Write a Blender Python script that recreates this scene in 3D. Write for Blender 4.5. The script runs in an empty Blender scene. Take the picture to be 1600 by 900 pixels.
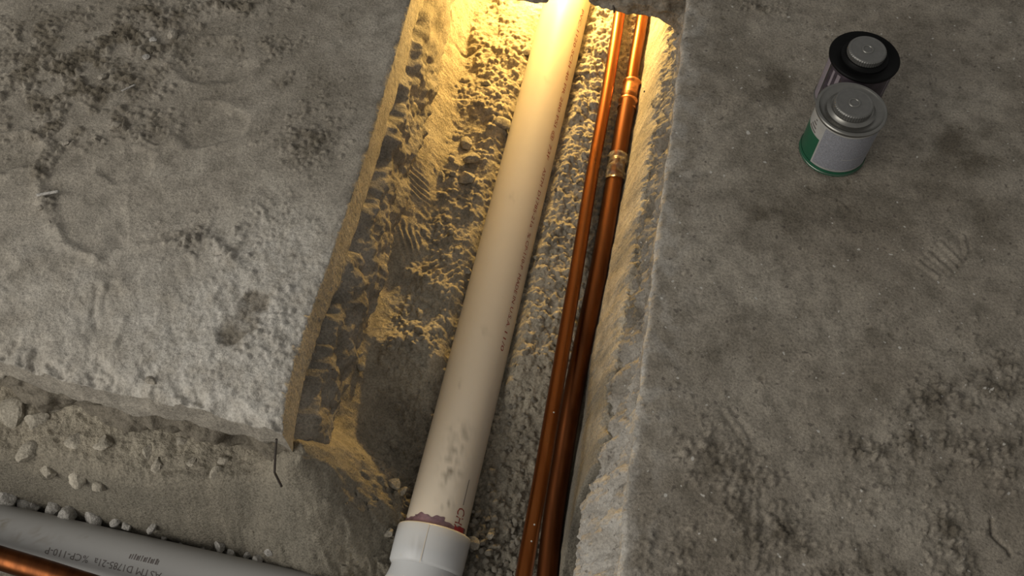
import bpy, bmesh, math, random
import numpy as np
from mathutils import Vector, Matrix

random.seed(7)
rng = np.random.default_rng(11)
scene = bpy.context.scene
COL = scene.collection

# ------------------------------------------------------------------ camera
F = 1440.0                      # focal length in pixels of the 1600x900 frame
CAM_H = 0.75
PITCH = math.radians(59.6)      # below the horizon
cam_data = bpy.data.cameras.new('camera')
cam_data.sensor_width = 36.0
cam_data.lens = F * 36.0 / 1600.0
cam_data.clip_start = 0.02
cam = bpy.data.objects.new('camera', cam_data)
COL.objects.link(cam)
cam.location = (0, 0, CAM_H)
cam.rotation_euler = (math.radians(90) - PITCH, 0, 0)
scene.camera = cam

# ------------------------------------------------------------------ light and exposure
world = bpy.data.worlds.new('world')
scene.world = world
world.use_nodes = True
wbg = world.node_tree.nodes['Background']
wbg.inputs[0].default_value = (1.0, 0.975, 0.93, 1)
wbg.inputs[1].default_value = 0.30
win = bpy.data.lights.new('window_daylight', 'AREA')
win.shape = 'RECTANGLE'; win.size = 1.5; win.size_y = 1.2
win.energy = 31.0
win.color = (1.0, 0.955, 0.875)
wo = bpy.data.objects.new('window_daylight', win); COL.objects.link(wo)
wo.location = (-1.65, -0.45, 1.1)
wo.rotation_euler = (Vector((-0.1, 0.5, 0)) - wo.location).to_track_quat('-Z', 'Y').to_euler()
LAMP_POWER = 18.5
vs = scene.view_settings
vs.view_transform = 'Standard'
vs.look = 'None'
vs.gamma = 1.0
vs.use_curve_mapping = False
vs.exposure = 0.0

# ------------------------------------------------------------------ helpers
CP, SP = math.cos(PITCH), math.sin(PITCH)

def P(px, py, z):
    """point at height z seen at a pixel of the photograph"""
    a = (px - 800.0) / F; b = (450.0 - py) / F
    d = np.array([a, CP + b * SP, -SP + b * CP])
    t = (z - CAM_H) / d[2]
    return np.array([0, 0, CAM_H]) + t * d

def PV(px, py, z):
    return Vector(P(px, py, z))

def sstep(a, b, x):
    t = np.clip((x - a) / (b - a), 0, 1)
    return t * t * (3 - 2 * t)

_perm = {}
def perlin(x, y, seed=0):
    if seed not in _perm:
        r = np.random.default_rng(1000 + seed)
        ang = r.random((256, 256)) * 2 * np.pi
        _perm[seed] = (np.cos(ang).astype(np.float32), np.sin(ang).astype(np.float32))
    gx, gy = _perm[seed]
    xi = np.floor(x).astype(np.int32); yi = np.floor(y).astype(np.int32)
    xf = (x - xi).astype(np.float32); yf = (y - yi).astype(np.float32)
    u = xf * xf * xf * (xf * (xf * 6 - 15) + 10); v = yf * yf * yf * (yf * (yf * 6 - 15) + 10)
    a0 = xi & 255; a1 = (xi + 1) & 255; b0 = yi & 255; b1 = (yi + 1) & 255
    n00 = gx[a0, b0] * xf + gy[a0, b0] * yf
    n10 = gx[a1, b0] * (xf - 1) + gy[a1, b0] * yf
    n01 = gx[a0, b1] * xf + gy[a0, b1] * (yf - 1)
    n11 = gx[a1, b1] * (xf - 1) + gy[a1, b1] * (yf - 1)
    return (n00 * (1 - u) + n10 * u) * (1 - v) + (n01 * (1 - u) + n11 * u) * v

def fbm(x, y, scale, octv=4, seed=0, gain=0.5):
    """scale = size of the largest lump in metres"""
    f = 1.0 / scale; a = 1.0; s = 0
    for o in range(octv):
        s = s + a * perlin(x * f + 17.3 * o, y * f - 9.1 * o, seed + o)
        f *= 2.03; a *= gain
    return s

def ridged(x, y, scale, octv=3, seed=0):
    f = 1.0 / scale; a = 1.0; s = 0
    for o in range(octv):
        s = s + a * (1 - 2.2 * np.abs(perlin(x * f + 5.1 * o, y * f + 3.7 * o, seed + o)))
        f *= 2.1; a *= 0.5
    return s

def bump(X, Y, c, rx, ry, h, rot=0.0, sharp=1.0):
    dx = X - c[0]; dy = Y - c[1]
    cr, sr = math.cos(rot), math.sin(rot)
    u = (dx * cr + dy * sr) / rx; v = (-dx * sr + dy * cr) / ry
    return h * np.exp(-(u * u + v * v) ** sharp)

def seg_dist(X, Y, pts):
    """distance to a polyline and the parameter along it"""
    best = np.full(X.shape, 1e9); 
    for (a, b) in zip(pts[:-1], pts[1:]):
        ax, ay = a[0], a[1]; bx, by = b[0], b[1]
        l2 = (bx - ax) ** 2 + (by - ay) ** 2 + 1e-12
        t = np.clip(((X - ax) * (bx - ax) + (Y - ay) * (by - ay)) / l2, 0, 1)
        d = np.hypot(X - ax - t * (bx - ax), Y - ay - t * (by - ay))
        best = np.minimum(best, d)
    return best

def stamp(Z, xs, ys, gx, gy, gr, gh, lift=0.25):
    """press rounded grains into a height field"""
    n = len(gx)
    rot = rng.random(n) * np.pi; el = 0.65 + 0.35 * rng.random(n)
    i0 = np.searchsorted(xs, gx - gr); i1 = np.searchsorted(xs, gx + gr)
    j0 = np.searchsorted(ys, gy - gr); j1 = np.searchsorted(ys, gy + gr)
    ic = np.clip(np.searchsorted(xs, gx), 0, len(xs) - 1); jc = np.clip(np.searchsorted(ys, gy), 0, len(ys) - 1)
    for k in range(n):
        if i1[k] <= i0[k] or j1[k] <= j0[k]: continue
        dx = xs[i0[k]:i1[k]][None, :] - gx[k]; dy = ys[j0[k]:j1[k]][:, None] - gy[k]
        c, s = math.cos(rot[k]), math.sin(rot[k])
        u = (dx * c + dy * s) / gr[k]; v = (-dx * s + dy * c) / (gr[k] * el[k])
        q = 1 - (u * u + v * v)
        zc = Z[jc[k], ic[k]]
        h = np.where(q > 0, zc + gh[k] * np.sqrt(np.maximum(q, 0)) - lift * gh[k], -9)
        sub = Z[j0[k]:j1[k], i0[k]:i1[k]]
        np.maximum(sub, h, out=sub)

def grid_mesh(name, X, Y, Z, keep=None, attrs=None, flip=False):
    ny, nx = X.shape
    idx = np.arange(ny * nx).reshape(ny, nx)
    q = np.stack([idx[:-1, :-1], idx[:-1, 1:], idx[1:, 1:], idx[1:, :-1]], -1)
    if flip: q = q[..., ::-1]
    if keep is not None: q = q[keep]
    q = q.reshape(-1, 4)
    used = np.unique(q); remap = np.full(ny * nx, -1, np.int64); remap[used] = np.arange(len(used))
    q = remap[q]
    co = np.stack([X.ravel()[used], Y.ravel()[used], Z.ravel()[used]], -1).astype(np.float32)
    me = bpy.data.meshes.new(name)
    me.vertices.add(len(co)); me.vertices.foreach_set('co', co.ravel())
    me.loops.add(q.size); me.loops.foreach_set('vertex_index', q.ravel().astype(np.int32))
    me.polygons.add(len(q)); me.polygons.foreach_set('loop_start', np.arange(0, q.size, 4, dtype=np.int32))
    me.polygons.foreach_set('use_smooth', np.ones(len(q), bool))
    me.update(calc_edges=True)
    for k, v in (attrs or {}).items():
        at = me.attributes.new(k, 'FLOAT', 'POINT')
        at.data.foreach_set('value', np.broadcast_to(v, X.shape).ravel()[used].astype(np.float32))
    return me

def link(name, me, mat=None, parent=None):
    o = bpy.data.objects.new(name, me)
    COL.objects.link(o)
    if mat is not None and me is not None:
        me.materials.clear(); me.materials.append(mat)
    if parent is not None: o.parent = parent
    return o

def tag(o, label=None, cat=None, group=None, kind=None):
    if label: o['label'] = label
    if cat: o['category'] = cat
    if group: o['group'] = group
    if kind: o['kind'] = kind
    return o

def empty(name, loc, label, cat, group=None):
    o = bpy.data.objects.new(name, None); COL.objects.link(o)
    o.empty_display_size = 0.02
    o.location = loc
    return tag(o, label, cat, group)

# ------------------------------------------------------------------ materials
def new_mat(name):
    m = bpy.data.materials.new(name); m.use_nodes = True
    nt = m.node_tree
    return m, nt, nt.nodes['Principled BSDF']

def nd(nt, t, **kw):
    n = nt.nodes.new(t)
    for k, v in kw.items(): setattr(n, k, v)
    return n

def noise_node(nt, scale, detail=4, rough=0.55, dist=0.0):
    tc = nt.nodes.get('TC') or nd(nt, 'ShaderNodeTexCoord', name='TC')
    n = nd(nt, 'ShaderNodeTexNoise')
    n.inputs['Scale'].default_value = scale; n.inputs['Detail'].default_value = detail
    n.inputs['Roughness'].default_value = rough; n.inputs['Distortion'].default_value = dist
    nt.links.new(tc.outputs['Object'], n.inputs['Vector'])
    return n

def ramp(nt, src, stops):
    r = nd(nt, 'ShaderNodeValToRGB')
    e = r.color_ramp.elements
    while len(e) < len(stops): e.new(0.5)
    for el, (p, c) in zip(e, stops):
        el.position = p; el.color = (c[0], c[1], c[2], 1)
    nt.links.new(src, r.inputs[0])
    return r

def mixc(nt, fac, a, b, mode='MIX'):
    m = nd(nt, 'ShaderNodeMix', data_type='RGBA', blend_type=mode)
    for s, v in ((m.inputs[0], fac), (m.inputs[6], a), (m.inputs[7], b)):
        if isinstance(v, (int, float)): s.default_value = v
        elif isinstance(v, tuple): s.default_value = (v[0], v[1], v[2], 1)
        else: nt.links.new(v, s)
    return m.outputs[2]

def bump_node(nt, bsdf, srcs):
    prev = None
    for src, strength, dist in srcs:
        b = nd(nt, 'ShaderNodeBump')
        b.inputs['Strength'].default_value = strength; b.inputs['Distance'].default_value = dist
        nt.links.new(src, b.inputs['Height'])
        if prev: nt.links.new(prev.outputs[0], b.inputs['Normal'])
        prev = b
    nt.links.new(prev.outputs[0], bsdf.inputs['Normal'])

def attr(nt, name):
    a = nd(nt, 'ShaderNodeAttribute'); a.attribute_name = name
    return a.outputs['Fac']

def earth_mat(name, c0, c1, c2, dirt, dust, speck=0.0, rough=0.95, bumps=(0.5, 0.5)):
    """mottled mineral surface; 'dirt' and 'dust' attributes lay other material, and some painted shade, over it"""
    m, nt, b = new_mat(name)
    big = noise_node(nt, 7, 5, 0.6, 0.3)
    mid = noise_node(nt, 45, 5, 0.65)
    fine = noise_node(nt, 420, 4, 0.7)
    base = ramp(nt, big.outputs[0], [(0.32, c0), (0.5, c1), (0.68, c2)]).outputs[0]
    mm = ramp(nt, mid.outputs[0], [(0.3, (0.64, 0.64, 0.63)), (0.52, (1, 1, 1)), (0.72, (1.2, 1.2, 1.19))]).outputs[0]
    base = mixc(nt, 1.0, base, mm, 'MULTIPLY')
    fm = ramp(nt, fine.outputs[0], [(0.3, (0.5, 0.5, 0.5)), (0.5, (0.98, 0.98, 0.98)), (0.7, (1.35, 1.35, 1.35))]).outputs[0]
    base = mixc(nt, 0.8, base, fm, 'MULTIPLY')
    base = mixc(nt, attr(nt, 'dirt'), base, mixc(nt, 1.0, dirt, fm, 'MULTIPLY'))
    base = mixc(nt, attr(nt, 'dust'), base, mixc(nt, 0.7, dust, fm, 'MULTIPLY'))
    if speck > 0:
        sp = noise_node(nt, 160, 1, 0.4)
        dk = ramp(nt, sp.outputs[0], [(0.27, (1, 1, 1)), (0.31, (0, 0, 0))]).outputs[0]
        base = mixc(nt, dk, base, mixc(nt, 0.55, base, (0.06, 0.05, 0.045)))
        lt = ramp(nt, sp.outputs[0], [(0.74, (0, 0, 0)), (0.765, (1, 1, 1))]).outputs[0]
        base = mixc(nt, lt, base, (0.42, 0.4, 0.36))
    nt.links.new(base, b.inputs['Base Color'])
    b.inputs['Roughness'].default_value = rough
    b.inputs['Specular IOR Level'].default_value = 0.25
    bump_node(nt, b, [(mid.outputs[0], bumps[0], 0.006), (fine.outputs[0], bumps[1], 0.003)])
    return m

def plain_mat(name, color, rough=0.5, metal=0.0, var=0.12, scale=60, spec=0.5, bump=0.0):
    m, nt, b = new_mat(name)
    n = noise_node(nt, scale, 4, 0.6)
    lo = tuple(c * (1 - var) for c in color); hi = tuple(min(1, c * (1 + var)) for c in color)
    r = ramp(nt, n.outputs[0], [(0.3, lo), (0.7, hi)])
    nt.links.new(r.outputs[0], b.inputs['Base Color'])
    b.inputs['Roughness'].default_value = rough; b.inputs['Metallic'].default_value = metal
    b.inputs['Specular IOR Level'].default_value = spec
    if bump: bump_node(nt, b, [(n.outputs[0], bump, 0.002)])
    return m

M = {}
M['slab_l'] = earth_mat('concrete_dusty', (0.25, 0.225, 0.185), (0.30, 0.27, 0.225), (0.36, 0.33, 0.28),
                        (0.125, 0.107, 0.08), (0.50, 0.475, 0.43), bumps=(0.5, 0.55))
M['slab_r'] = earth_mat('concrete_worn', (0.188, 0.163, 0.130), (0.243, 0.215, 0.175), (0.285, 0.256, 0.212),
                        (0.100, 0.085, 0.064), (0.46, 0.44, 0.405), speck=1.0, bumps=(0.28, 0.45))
M['soil'] = earth_mat('sandy_soil', (0.33, 0.285, 0.215), (0.40, 0.35, 0.27), (0.47, 0.42, 0.33),
                      (0.17, 0.155, 0.125), (0.50, 0.46, 0.38), bumps=(0.6, 0.8))
M['stone'] = earth_mat('pale_stone', (0.30, 0.27, 0.215), (0.37, 0.335, 0.275), (0.44, 0.405, 0.345),
                       (0.2, 0.17, 0.13), (0.5, 0.48, 0.44), bumps=(0.5, 0.6))
M['rubble'] = earth_mat('concrete_rubble', (0.34, 0.32, 0.29), (0.42, 0.40, 0.37), (0.52, 0.50, 0.47),
                        (0.2, 0.17, 0.13), (0.5, 0.48, 0.44), bumps=(0.7, 0.7))

# PVC
def pvc_mat(name, col, dirtiness):
    m, nt, b = new_mat(name)
    n1 = noise_node(nt, 9, 4, 0.6); n2 = noise_node(nt, 70, 5, 0.7)
    c = ramp(nt, n1.outputs[0], [(0.3, tuple(x * 0.93 for x in col)), (0.7, col)]).outputs[0]
    d = ramp(nt, n2.outputs[0], [(0.66, (0, 0, 0)), (0.78, (dirtiness,) * 3)]).outputs[0]
    c = mixc(nt, d, c, (0.3, 0.26, 0.2))
    c = mixc(nt, attr(nt, 'dirt'), c, (0.2, 0.175, 0.135))
    nt.links.new(c, b.inputs['Base Color'])
    b.inputs['Roughness'].default_value = 0.42
    b.inputs['Specular IOR Level'].default_value = 0.4
    return m
M['pvc'] = pvc_mat('pvc_cream', (0.60, 0.535, 0.44), 0.14)
M['pvc_white'] = pvc_mat('pvc_white', (0.50, 0.505, 0.505), 0.12)
M['pvc_shaded'] = pvc_mat('pvc_white_shaded', (0.34, 0.335, 0.325), 0.15)  # white PVC again, darkened: the cross pipe's shade is painted in
M['print_red'] = plain_mat('red_ink', (0.24, 0.03, 0.022), 0.6)
M['print_dark'] = plain_mat('dark_ink', (0.10, 0.085, 0.08), 0.6)
M['primer'] = plain_mat('purple_primer', (0.17, 0.10, 0.115), 0.35, var=0.4, scale=120)
M['primer_red'] = plain_mat('red_primer', (0.27, 0.03, 0.035), 0.35, var=0.3, scale=120)

def copper_mat(name, base, dark, rough):
    m, nt, b = new_mat(name)
    tc = nd(nt, 'ShaderNodeTexCoord'); mp = nd(nt, 'ShaderNodeMapping')
    mp.inputs['Scale'].default_value = (90, 6, 90)
    nt.links.new(tc.outputs['Object'], mp.inputs[0])
    n = nd(nt, 'ShaderNodeTexNoise'); n.inputs['Scale'].default_value = 1.0; n.inputs['Detail'].default_value = 4
    nt.links.new(mp.outputs[0], n.inputs['Vector'])
    r = ramp(nt, n.outputs[0], [(0.3, dark), (0.62, base)])
    nt.links.new(r.outputs[0], b.inputs['Base Color'])
    b.inputs['Metallic'].default_value = 1.0
    rr = ramp(nt, n.outputs[0], [(0.3, (rough + 0.15,) * 3), (0.7, (rough,) * 3)])
    nt.links.new(rr.outputs[0], b.inputs['Roughness'])
    return m
M['copper'] = copper_mat('copper', (0.25, 0.082, 0.022), (0.15, 0.045, 0.012), 0.25)
M['copper_dark'] = copper_mat('copper_tarnished', (0.15, 0.05, 0.017), (0.07, 0.024, 0.010), 0.33)
M['solder'] = plain_mat('solder_copper', (0.45, 0.19, 0.085), 0.35, 1.0, 0.4, 200)
M['wire'] = plain_mat('rusty_wire', (0.05, 0.04, 0.033), 0.6, 0.4, 0.4, 300)

m, nt, b = new_mat('clear_tape'); M['tape'] = m
n = noise_node(nt, 70, 3, 0.5, 2.0)
nt.links.new(ramp(nt, n.outputs[0], [(0.35, (0.10, 0.075, 0.05)), (0.65, (0.32, 0.27, 0.2))]).outputs[0], b.inputs['Base Color'])
nt.links.new(ramp(nt, n.outputs[0], [(0.35, (0.35,) * 3), (0.7, (0.7,) * 3)]).outputs[0], b.inputs['Alpha'])
b.inputs['Roughness'].default_value = 0.25

M['tin'] = plain_mat('dull_tin', (0.20, 0.195, 0.18), 0.38, 0.85, 0.12, 80)
M['cap_grey'] = plain_mat('grey_cap', (0.15, 0.147, 0.138), 0.42, 0.6, 0.10, 150)
M['black_lid'] = plain_mat('black_lid', (0.004, 0.004, 0.004), 0.5, 0.0, 0.3, 50, 0.08)
M['lab_grey'] = plain_mat('grey_print_panel', (0.20, 0.203, 0.225), 0.5, 0, 0.28, 700)
M['lab_white'] = plain_mat('white_label', (0.30, 0.295, 0.28), 0.45)
M['lab_green'] = plain_mat('green_label', (0.010, 0.075, 0.038), 0.4)
M['lab_purple'] = plain_mat('dark_purple_label', (0.045, 0.035, 0.045), 0.4, 0, 0.5, 90)
M['lab_mauve'] = plain_mat('mauve_label', (0.20, 0.17, 0.19), 0.45)
M['lamp_body'] = plain_mat('lamp_plastic', (0.03, 0.03, 0.03), 0.5)
m, nt, b = new_mat('lamp_lens'); M['lamp_lens'] = m
b.inputs['Base Color'].default_value = (1, 0.8, 0.45, 1)
b.inputs['Emission Color'].default_value = (1.0, 0.70, 0.27, 1); b.inputs['Emission Strength'].default_value = 12

# ------------------------------------------------------------------ plan of the excavation (from the photograph, in metres)
def curve_xy(pts, z):
    """pixels on height z -> sorted arrays y, x"""
    w = np.array([P(a, b_, z) for a, b_ in pts]); w = w[np.argsort(w[:, 1])]
    return w[:, 1], w[:, 0]

def smooth_interp(y, yk, xk, w=0.02):
    s = 0
    for d in (-w, -w / 2, 0, w / 2, w): s = s + np.interp(y + d, yk, xk, left=None, right=None)
    return s / 5

def extend(yk, xk, lo=-1.5, hi=3.0):
    s0 = (xk[2] - xk[0]) / (yk[2] - yk[0]); s1 = (xk[-1] - xk[-3]) / (yk[-1] - yk[-3])
    return (np.concatenate([[lo], yk, [hi]]),
            np.concatenate([[xk[0] + s0 * (lo - yk[0])], xk, [xk[-1] + s1 * (hi - yk[-1])]]))

LK = extend(*curve_xy([(641, 0), (622, 70), (601, 140), (572, 240), (545, 320), (515, 410), (488, 480), (455, 580), (438, 672)], 0))
RK = extend(*curve_xy([(1073, 0), (1060, 110), (1049, 200), (1037, 290), (1024, 380), (1013, 490), (995, 640), (978, 760), (966, 900)], 0))
XL = lambda y: smooth_interp(y, *LK)
XR = lambda y: smooth_interp(y, *RK)
# right slab: where its broken face ends (z = RB_Z)
RB_Z = -0.085
RBK = extend(*curve_xy([(1046, 30), (1032, 110), (1017, 210), (1002, 300), (985, 420), (965, 530), (947, 630), (932, 700), (906, 790), (884, 900)], RB_Z))
XRB = lambda y: smooth_interp(y, *RBK)
# front edge of the left slab, as y over the distance u from the trench edge
_fe = np.array([P(a, b_, 0) for a, b_ in [(438, 672), (380, 655), (310, 636), (250, 624), (200, 611), (120, 598), (60, 580), (0, 563), (-120, 535)]])
_u = XL(_fe[:, 1]) - _fe[:, 0]
_u[0] = 0.0
def YF(u):
    s = (_fe[-1, 1] - _fe[-3, 1]) / (_u[-1] - _u[-3])
    uk = np.concatenate([_u, [3.0]]); yk = np.concatenate([_fe[:, 1], [_fe[-1, 1] + s * (3.0 - _u[-1])]])
    return np.interp(u, uk, yk)
_fx = np.concatenate([[3.0], _fe[:, 0], [-3.0]]); _fy = np.concatenate([[_fe[0, 1]], _fe[:, 1], [_fe[-1, 1] + 0.25]])
def YFx(x):
    return np.interp(x, _fx[::-1], _fy[::-1])
BRIDGE_Y = P(1000, 26, -0.048)[1]

def axis_steps(lo, f0, f1, hi, fine, grow=1.16):
    mid = np.arange(f0, f1, fine)
    a = [f0]; d = fine
    while a[-1] > lo: d = min(d * grow, 0.06); a.append(a[-1] - d)
    c = [mid[-1]]; d = fine
    while c[-1] < hi: d = min(d * grow, 0.06); c.append(c[-1] + d)
    return np.concatenate([a[:0:-1], mid, c[1:]])

# ------------------------------------------------------------------ right slab
sx = axis_steps(-0.0001, 0.0, 0.52, 1.5, 0.0014)
sx = sx[sx >= 0]
yy = axis_steps(-0.7, 0.13, 0.87, 2.2, 0.0014)
ft = np.linspace(1, 0, 46)[:-1]                              # face, bottom to edge
Yg, _ = np.meshgrid(yy, np.concatenate([ft, sx]), indexing='ij')
nf = len(ft)
xr = XR(yy)[:, None]; xb = XRB(yy)[:, None]
edge_n = (fbm(yy, yy * 0, 0.03, 4, 3) * 0.0022)[:, None]
Xtop = xr + sx[None, :]
Ztop = 0.0012 * fbm(Xtop, Yg[:, nf:], 0.12, 3, 20) + 0.0006 * fbm(Xtop, Yg[:, nf:], 0.012, 3, 24)
Yt = Yg[:, nf:]
def patch(cx, cy, rx, ry, z=0.0, rot=0.0, X=None, Y=None):
    c = P(cx, cy, z)
    return bump(X, Y, c, rx, ry, 1.0, rot)
dirt_r = np.zeros(Xtop.shape); dust_r = np.zeros(Xtop.shape); crumb_r = np.zeros(Xtop.shape)
for (a, b_, rx, ry, w, rot) in [(1210, 130, .035, .03, .7, .3), (1215, 345, .03, .03, .65, 0), (1190, 380, .03, .02, .4, 0), (1520, 235, .06, .035, .75, .2), (1560, 340, .04, .03, .55, 0),
                           (1320, 310, .025, .03, .45, 0), (1450, 300, .05, .02, .35, 0), (1090, 560, .02, .03, .6, 0), (1180, 530, .03, .03, .35, 0), (1080, 640, .03, .02, .3, 0), (1560, 200, .03, .02, .5, 0),
                           (1400, 60, .05, .02, .25, 0)]:
    dirt_r = np.maximum(dirt_r, w * patch(a, b_, rx, ry, 0, rot, Xtop, Yt))
dirt_r *= 0.55 + 0.9 * sstep(-0.25, 0.4, fbm(Xtop, Yt, 0.03, 4, 31))
dirt_r += 0.35 * sstep(0.1, 0.5, fbm(Xtop, Yt, 0.10, 4, 36))
for (a, b_, rx, ry, w, rot) in [(1140, 730, .05, .03, .9, -.9), (1200, 830, .05, .03, .9, -.6), (1280, 880, .06, .02, .8, 0), (1480, 620, .05, .02, .9, .3), (1560, 590, .03, .03, .9, 0),
                           (1420, 690, .06, .012, 1., .05), (1500, 710, .06, .014, 1., .0), (1370, 700, .04, .014, .9, 0), (1490, 850, .02, .05, .9, 0), (1380, 890, .03, .015, .8, 0), (1400, 745, .03, .02, .5, 0),
                           (1330, 780, .03, .012, .4, 0), (1060, 870, .04, .03, .55, 0), (1100, 420, .04, .03, .12, 0), (1190, 10, .03, .012, .9, 0), (1600, 720, .05, .03, .8, 0)]:
    crumb_r = np.maximum(crumb_r, w * patch(a, b_, rx, ry, 0, rot, Xtop, Yt))
crumb_r *= sstep(-0.55, 0.05, fbm(Xtop, Yt, 0.022, 4, 40))
Ztop += crumb_r * (0.0016 * fbm(Xtop, Yt, 0.012, 3, 44, 0.7))
# pits
npit = 420
pa = rng.uniform(0.02, 0.55, npit); pb = rng.uniform(0.15, 0.8, npit)
# groove of the crack near the lower right corner
crk = [P(*q, 0) for q in [(1549, 812), (1550, 835), (1562, 848), (1574, 858), (1579, 868)]]
Ztop -= 0.004 * np.exp(-(seg_dist(Xtop, Yt, crk) / 0.0014) ** 2)
for a_, b2 in [((1135, 640), (1165, 685)), ((1180, 760), (1182, 880)), ((1470, 380), (1500, 410)), ((1450, 395), (1485, 425)), ((1435, 410), (1465, 432)), ((1505, 370), (1510, 395))]:
    d = seg_dist(Xtop, Yt, [P(*a_, 0), P(*b2, 0)])
    Ztop += 0.0009 * np.exp(-(d / 0.0022) ** 2) - 0.0010 * np.exp(-((d - 0.004) / 0.002) ** 2)
arc_c = P(1285, 345, 0)
dd = np.hypot(Xtop - arc_c[0], Yt - arc_c[1]); an = np.arctan2(Yt - arc_c[1], Xtop - arc_c[0])
Ztop += 0.001 * np.exp(-((dd - 0.03) / 0.0012) ** 2) * sstep(0.2, 0.4, an) * sstep(1.7, 1.4, an)
# grains on a regular working copy: the s axis is regular, so stamp in (s, y)
def scatter(mask, xs, ys, n, rmin, rmax, hr=0.7, power=2.0):
    """random grains accepted where mask is high"""
    i = rng.integers(0, len(xs), n); j = rng.integers(0, len(ys), n)
    ok = rng.random(n) < mask[j, i]
    i = i[ok]; j = j[ok]
    r = rmin + (rmax - rmin) * rng.random(len(i)) ** power
    return xs[i] + rng.uniform(-.0007, .0007, len(i)), ys[j] + rng.uniform(-.0007, .0007, len(i)), r, r * hr
fine_s = (sx < 0.52)[None, :] & ((yy > 0.13) & (yy < 0.87))[:, None]
stamp(Ztop, sx, yy, *scatter(np.where(fine_s, crumb_r ** 1.3, 0), sx, yy, 90000, 0.0011, 0.0036, 0.9, 2.4), lift=0.25)
stamp(Ztop, sx, yy, *scatter(np.where(fine_s, 0.008 + 0.05 * sstep(0.03, 0, sx)[None, :], 0), sx, yy, 12000, 0.001, 0.0026, 0.6, 3), lift=0.2)
pm = np.zeros_like(Ztop)
pg = scatter(np.where(fine_s, 0.03, 0), sx, yy, 12000, 0.0014, 0.0035, 0.4, 2.5)
tmp = -Ztop.copy(); stamp(tmp, sx, yy, pg[0], pg[1], pg[2], pg[3] * 0.9, lift=0.1); 
pits = np.clip((-Ztop - tmp) / -0.0012, 0, 1); Ztop = -tmp
dirt_r = np.clip(np.maximum(dirt_r, 1.0 * crumb_r * sstep(-0.4, 0.3, fbm(Xtop, Yt, 0.02, 3, 50)) ), 0, 0.95)
dirt_r = np.clip(dirt_r + 0.5 * pits, 0, 1)
# chipped, pale arris
chip = np.clip(0.5 + 1.6 * fbm(Xtop, Yt, 0.018, 3, 55), 0, 1)
Ztop -= (0.0015 + 0.004 * chip) * np.exp(-(sx[None, :] / (0.0012 + 0.002 * chip)) ** 1.5)
dust_r = 0.85 * np.exp(-(sx[None, :] / (0.0025 + 0.004 * np.clip(sstep(0.45, 0.2, yy), 0, 1)[:, None])) ** 2) * (0.4 + 0.6 * chip)
dust_r = np.maximum(dust_r, 0.35 * np.exp(-(sx[None, :] / 0.03) ** 2) * sstep(-0.2, 0.4, fbm(Xtop, Yt, 0.02, 4, 57)))
# face
t = ft[None, :]
prof = np.where(t < 0.25, t * 0.35, 0.0875 + (t - 0.25) * (0.9125 / 0.75))
zf = RB_Z * 1.15 * t ** 0.9
Xf = xr + (xb - xr) * prof
Yf2 = np.broadcast_to(yy[:, None], Xf.shape)
rough_f = fbm(Yf2, zf * 1.0 + 0 * Yf2, 0.035, 5, 60, 0.65) * 0.014 + ridged(Yf2 * 0.35, zf + 0.06 * Yf2, 0.02, 4, 66) * 0.005
Xf = Xf + rough_f * np.sin(np.pi * np.clip(t, 0, 0.75) / 1.0) 
Zf = zf + Ztop[:, :1] * (1 - t) + 0.004 * fbm(Yf2, zf, 0.02, 3, 71) * t
X = np.concatenate([Xf, Xtop + edge_n * np.exp(-sx[None, :] / 0.01)], 1)
X[:, :nf] += edge_n
Z = np.concatenate([Zf, Ztop], 1)
near = sstep(0.48, 0.22, yy)[:, None]
dirt = np.concatenate([0.15 + 0.5 * (1 - near) * sstep(0.2, 0.8, t) + 0.3 * sstep(0, 0.5, fbm(Yf2, zf, 0.03, 3, 76)), dirt_r], 1)
dust = np.concatenate([np.clip(0.10 + 0.45 * near + 0.35 * fbm(Yf2, zf, 0.03, 4, 79), 0, 0.9) * np.ones_like(Xf), dust_r], 1)
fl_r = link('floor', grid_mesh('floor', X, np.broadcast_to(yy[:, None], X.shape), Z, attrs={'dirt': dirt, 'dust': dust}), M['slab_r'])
tag(fl_r, 'worn grey concrete slab to the right of the trench, under the two cans', 'floor', kind='structure')

# ------------------------------------------------------------------ left slab
LT = 0.122
su = axis_steps(-0.0001, 0.0, 0.50, 1.5, 0.0015); su = su[su >= 0]
sv = axis_steps(-0.0001, 0.0, 0.52, 1.8, 0.0015); sv = sv[sv >= 0]
fa = np.linspace(1, 0, 56)[:-1]
nu, nv, nq = len(su), len(sv), len(fa)
U, V = np.meshgrid(su, sv)
Yt = YF(U) + V
Xt = XL(Yt) - U
Zt = 0.0016 * fbm(Xt, Yt, 0.15, 3, 100)
def pl(a, b_, rx, ry, rot=0.0): return bump(Xt, Yt, P(a, b_, 0), rx, ry, 1.0, rot)
crumb = np.zeros(Xt.shape)
for a, b_, rx, ry, w, rot in [(120, 120, .09, .05, 1., 0), (200, 60, .06, .04, 1., 0), (60, 60, .06, .04, .6, 0), (250, 20, .05, .02, .9, 0), (350, 10, .05, .015, .9, 0), (90, 190, .05, .03, .9, 0),
                        (200, 190, .04, .02, .8, 0), (420, 75, .04, .02, .5, 0), (480, 215, .03, .03, .75, 0), (550, 30, .012, .012, .7, 0), (70, 275, .012, .03, 1., .3), (300, 375, .022, .014, .9, 0),
                        (365, 400, .02, .015, .5, -.6), (530, 160, .02, .012, .6, 0), (470, 130, .03, .015, .3, 0), (440, 530, .04, .05, .35, 0), (400, 350, .05, .04, .15, 0)]:
    crumb = np.maximum(crumb, w * pl(a, b_, rx, ry, rot))
crumb *= sstep(-0.3, 0.1, fbm(Xt, Yt, 0.03, 4, 104))
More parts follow.
